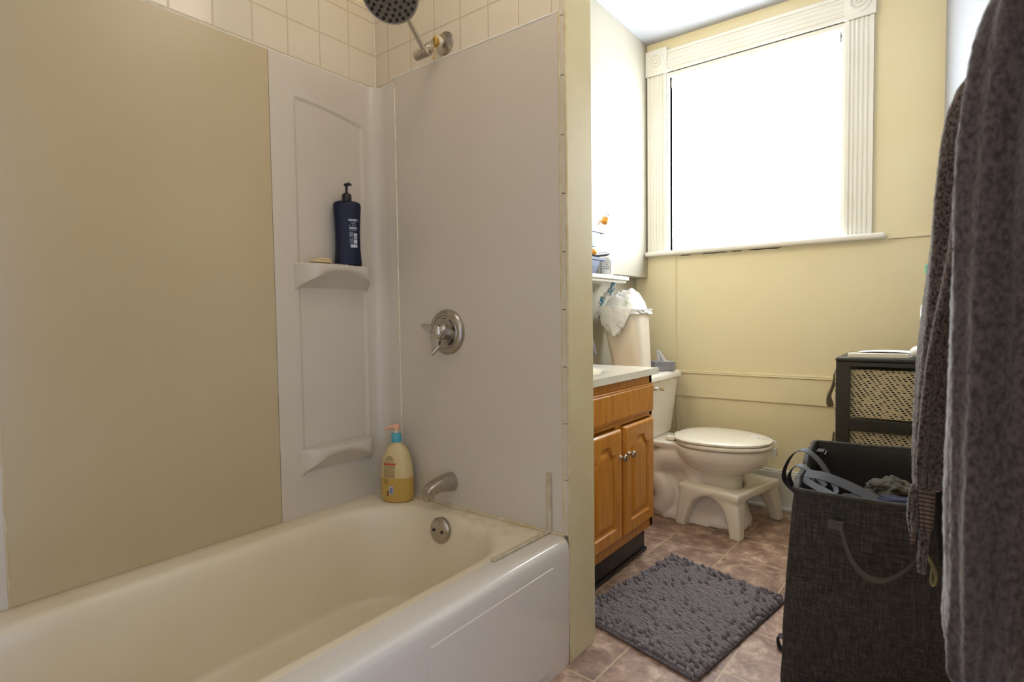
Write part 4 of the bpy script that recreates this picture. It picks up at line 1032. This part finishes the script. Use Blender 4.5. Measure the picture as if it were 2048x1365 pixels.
# middle divider with strap across and laundry
m = MB(); m.ribbon(catmull([(1.262, .345, .520), (1.31, .338, .520), (1.37, .325, .506), (1.44, .30, .484)], 5), (.006, .026, .014), .002)
m.ribbon(catmull([(1.262, .32, .510), (1.31, .29, .498), (1.36, .255, .490), (1.40, .24, .488)], 5), (.006, .018, .010), .002)
m.build('divider_strap', 'webbing', ham, smooth=60)
def cloth(name, c, rx, ry, rz, m_, label, seed, fr=9, amp=.25):
    mb = MB(); c = Vector(c)
    def f(u, v):
        a = 2*PI*u; b = PI*(v-.5); d = Vector((cos(a)*cos(b), sin(a)*cos(b), sin(b)))
        k = 1+amp*noise.fractal(d*1.6+Vector((seed, 0, 0)), .6, 2, 4)+amp*.5*abs(noise.noise(d*fr*.4+Vector((seed, 3, 0))))
        return c+Vector((d.x*rx*k, d.y*ry*k, max(d.z*rz*k, -rz)))
    mb.grid(f, 60, 40); return tag(mb.build(name, m_, smooth=180), label, 'laundry', 'laundry in the hamper')
cloth('dark_shirt', (1.41, .50, .345), .15, .25, .07, 'blackcloth', 'black cloth filling the bottom of the hamper', 5)
cloth('olive_shirt', (1.44, .47, .468), .055, .07, .035, 'olive', 'crumpled olive shirt lying inside the hamper', 1)
cloth('navy_sock', (1.485, .280, .486), .072, .035, .028, 'denim', 'navy ribbed cloth near the front rim of the hamper', 2, amp=.12)

# ------------------------------------------------------------------ hanging robe and towel
def drape(name, m_, prof, yc, ry, seed, folds, parent=None, na=150, nz=150, amp=.012, fuzz=.0016, curl=0):
    """closed hanging cloth: prof = [(z, xl, xr)]; oval section with vertical folds"""
    mb = MB(); zs_ = [p[0] for p in prof]; z0, z1 = zs_[0], zs_[-1]
    L = [(p[0], p[1]) for p in prof]; R_ = [(p[0], p[2]) for p in prof]; rings = []
    for k in range(nz+1):
        z = lerp(z0, z1, k/nz); xl, xr = interp(L, z), interp(R_, z); cx, rx = (xl+xr)/2, (xr-xl)/2
        ryy = ry*min(1, .35+rx/.07); ring = []
        for i in range(na):
            a = 2*PI*i/na
            d = Vector((cos(a), sin(a), 0))
            fo = amp*(sin(folds*a+1.5*noise.noise(Vector((z*2.2, seed, 0)))*2+seed)+.6*sin((folds*2+1)*a+seed*2+z*3))
            fo *= min(1, (z1-z)/.10+.15)
            s_ = max(0, 1-abs(cos(a))**6)   # keep the silhouette
            q_ = 1.0
            p = Vector((cx+(rx)*math.copysign(abs(d.x)**.85, d.x), yc+(ryy)*math.copysign(abs(d.y)**.85, d.y), z))
            p += d*fo*(.35+.65*s_)
            fz = fuzz*(noise.noise(p*420)+.7*noise.noise(p*190))
            p += d*fz
            if k < 4: p.z += .006*noise.noise(Vector((a*3, seed, 1)))
            ring.append(p)
        rings.append(ring)
    # rounded hem
    c = sum(rings[0], Vector())/na
    hem = [[c+(p-c)*s_+Vector((0, 0, -h)) for p in rings[0]] for s_, h in ((.55, .004), (.9, .005))]
    mb.loft([hem[0], hem[1]]+rings); return mb.build(name, m_, parent, smooth=180)
rob = drape('bathrobe', 'robe', [(.432, 1.585, 1.622), (.444, 1.570, 1.624), (.467, 1.556, 1.628), (.516, 1.552, 1.640), (.552, 1.553, 1.645), (.608, 1.551, 1.650), (.677, 1.549, 1.66), (.816, 1.551, 1.67), (.953, 1.552, 1.68), (1.074, 1.553, 1.69), (1.153, 1.556, 1.70), (1.204, 1.561, 1.705), (1.261, 1.568, 1.71), (1.303, 1.578, 1.71), (1.336, 1.593, 1.71), (1.40, 1.62, 1.712), (1.45, 1.65, 1.715)], -.30, .095, 1.3, 5, amp=.010)
tag(rob, 'long plush brown grey bathrobe hanging closest at the right edge', 'bathrobe')
tow = thing('bath_towel', 'mottled grey terry towel with a ribbed band hanging behind the plush robe', 'towel', (1.55, .05, .45))
drape('terry_cloth', 'terry', [(.445, 1.513, 1.523), (.469, 1.510, 1.525), (.501, 1.512, 1.527), (.530, 1.512, 1.530)], .04, .03, 4.1, 3, tow, 60, 40, .003)
drape('woven_band', 'band', [(.522, 1.513, 1.530), (.56, 1.510, 1.534), (.60, 1.506, 1.536), (.625, 1.504, 1.539)], .04, .031, 4.1, 3, tow, 60, 60, .003, .0002)
drape('terry_cloth', 'terry', [(.615, 1.503, 1.541), (.672, 1.501, 1.548), (.769, 1.503, 1.57), (.865, 1.508, 1.59), (.959, 1.516, 1.62), (1.052, 1.524, 1.65), (1.145, 1.528, 1.67), (1.235, 1.535, 1.69), (1.29, 1.542, 1.70), (1.331, 1.556, 1.71), (1.37, 1.585, 1.712), (1.42, 1.63, 1.715)], .03, .05, 2.2, 4, tow, 110, 150, .008)
drape('corner_fold', 'terry', [(.515, 1.497, 1.508), (.54, 1.4925, 1.510), (.57, 1.493, 1.511), (.60, 1.497, 1.511), (.62, 1.504, 1.511)], .035, .022, 3.3, 2, tow, 40, 40, .002)
drape('hem_end', 'band', [(.500, 1.499, 1.508), (.518, 1.496, 1.509)], .035, .016, 3.3, 2, tow, 40, 12, .001, .0002)
bg = drape('black_garment', 'blackcloth', [(.405, 1.556, 1.60), (.44, 1.545, 1.63), (.50, 1.536, 1.66), (.60, 1.532, 1.68), (.9, 1.535, 1.70), (1.15, 1.56, 1.71), (1.3, 1.60, 1.714)], .115, .022, 6.1, 3, amp=.004)
tag(bg, 'black garment hanging in the gap between the towel and the robe', 'clothing')
m = MB(); m.ribbon(catmull([(1.523, .105, .452), (1.533, .108, .432), (1.539, .108, .412), (1.536, .108, .392), (1.531, .108, .402), (1.533, .108, .428)], 4), (.004, .010, 0), .0012)
m.build('hanging_tag', 'loop', tow, smooth=60)
for (y, z, w) in ((-.30, 1.44, 'plush robe'), (.03, 1.41, 'terry towel'), (.115, 1.31, 'black garment')):
    h = MB(); h.box(1.712, 1.7199, y-.012, y+.012, z-.02, z+.045); h.tube(catmull([(1.714, y, z+.02), (1.69, y, z+.012), (1.678, y, z+.03), (1.676, y, z+.045)], 4), .004, 8)
    tag(h.build('coat_hook', 'nickel', smooth=50), 'metal wall hook holding up the '+w, 'hook')
# ceiling lamp (out of frame, above)
cl = MB(); cl.lathe([(.05, 0), (.05, -.012), (.015, -.02), (.013, -.05), (.001, -.052)], (.85, -.34, CEIL), n=32)
tag(cl.build('ceiling_lamp', 'white', smooth=50), 'small white ceiling lamp holder above the bathtub side', 'ceiling lamp')
vl = thing('added_light_bar', 'added unseen light bar with three sockets above the vanity', 'wall lamp', (.27, .37, 1.83))  # bar added out of sight as a holder for the fill bulbs
MB().box(.2605, .285, .17, .57, 1.80, 1.86).build('back_plate', 'nickel', vl, bevel=.003)
for k in range(3): MB().tube([(.285, .24+.13*k, 1.83), (.30, .24+.13*k, 1.832), (.302, .24+.13*k, 1.83)], .012, 12).build('socket', 'nickel', vl, smooth=40)
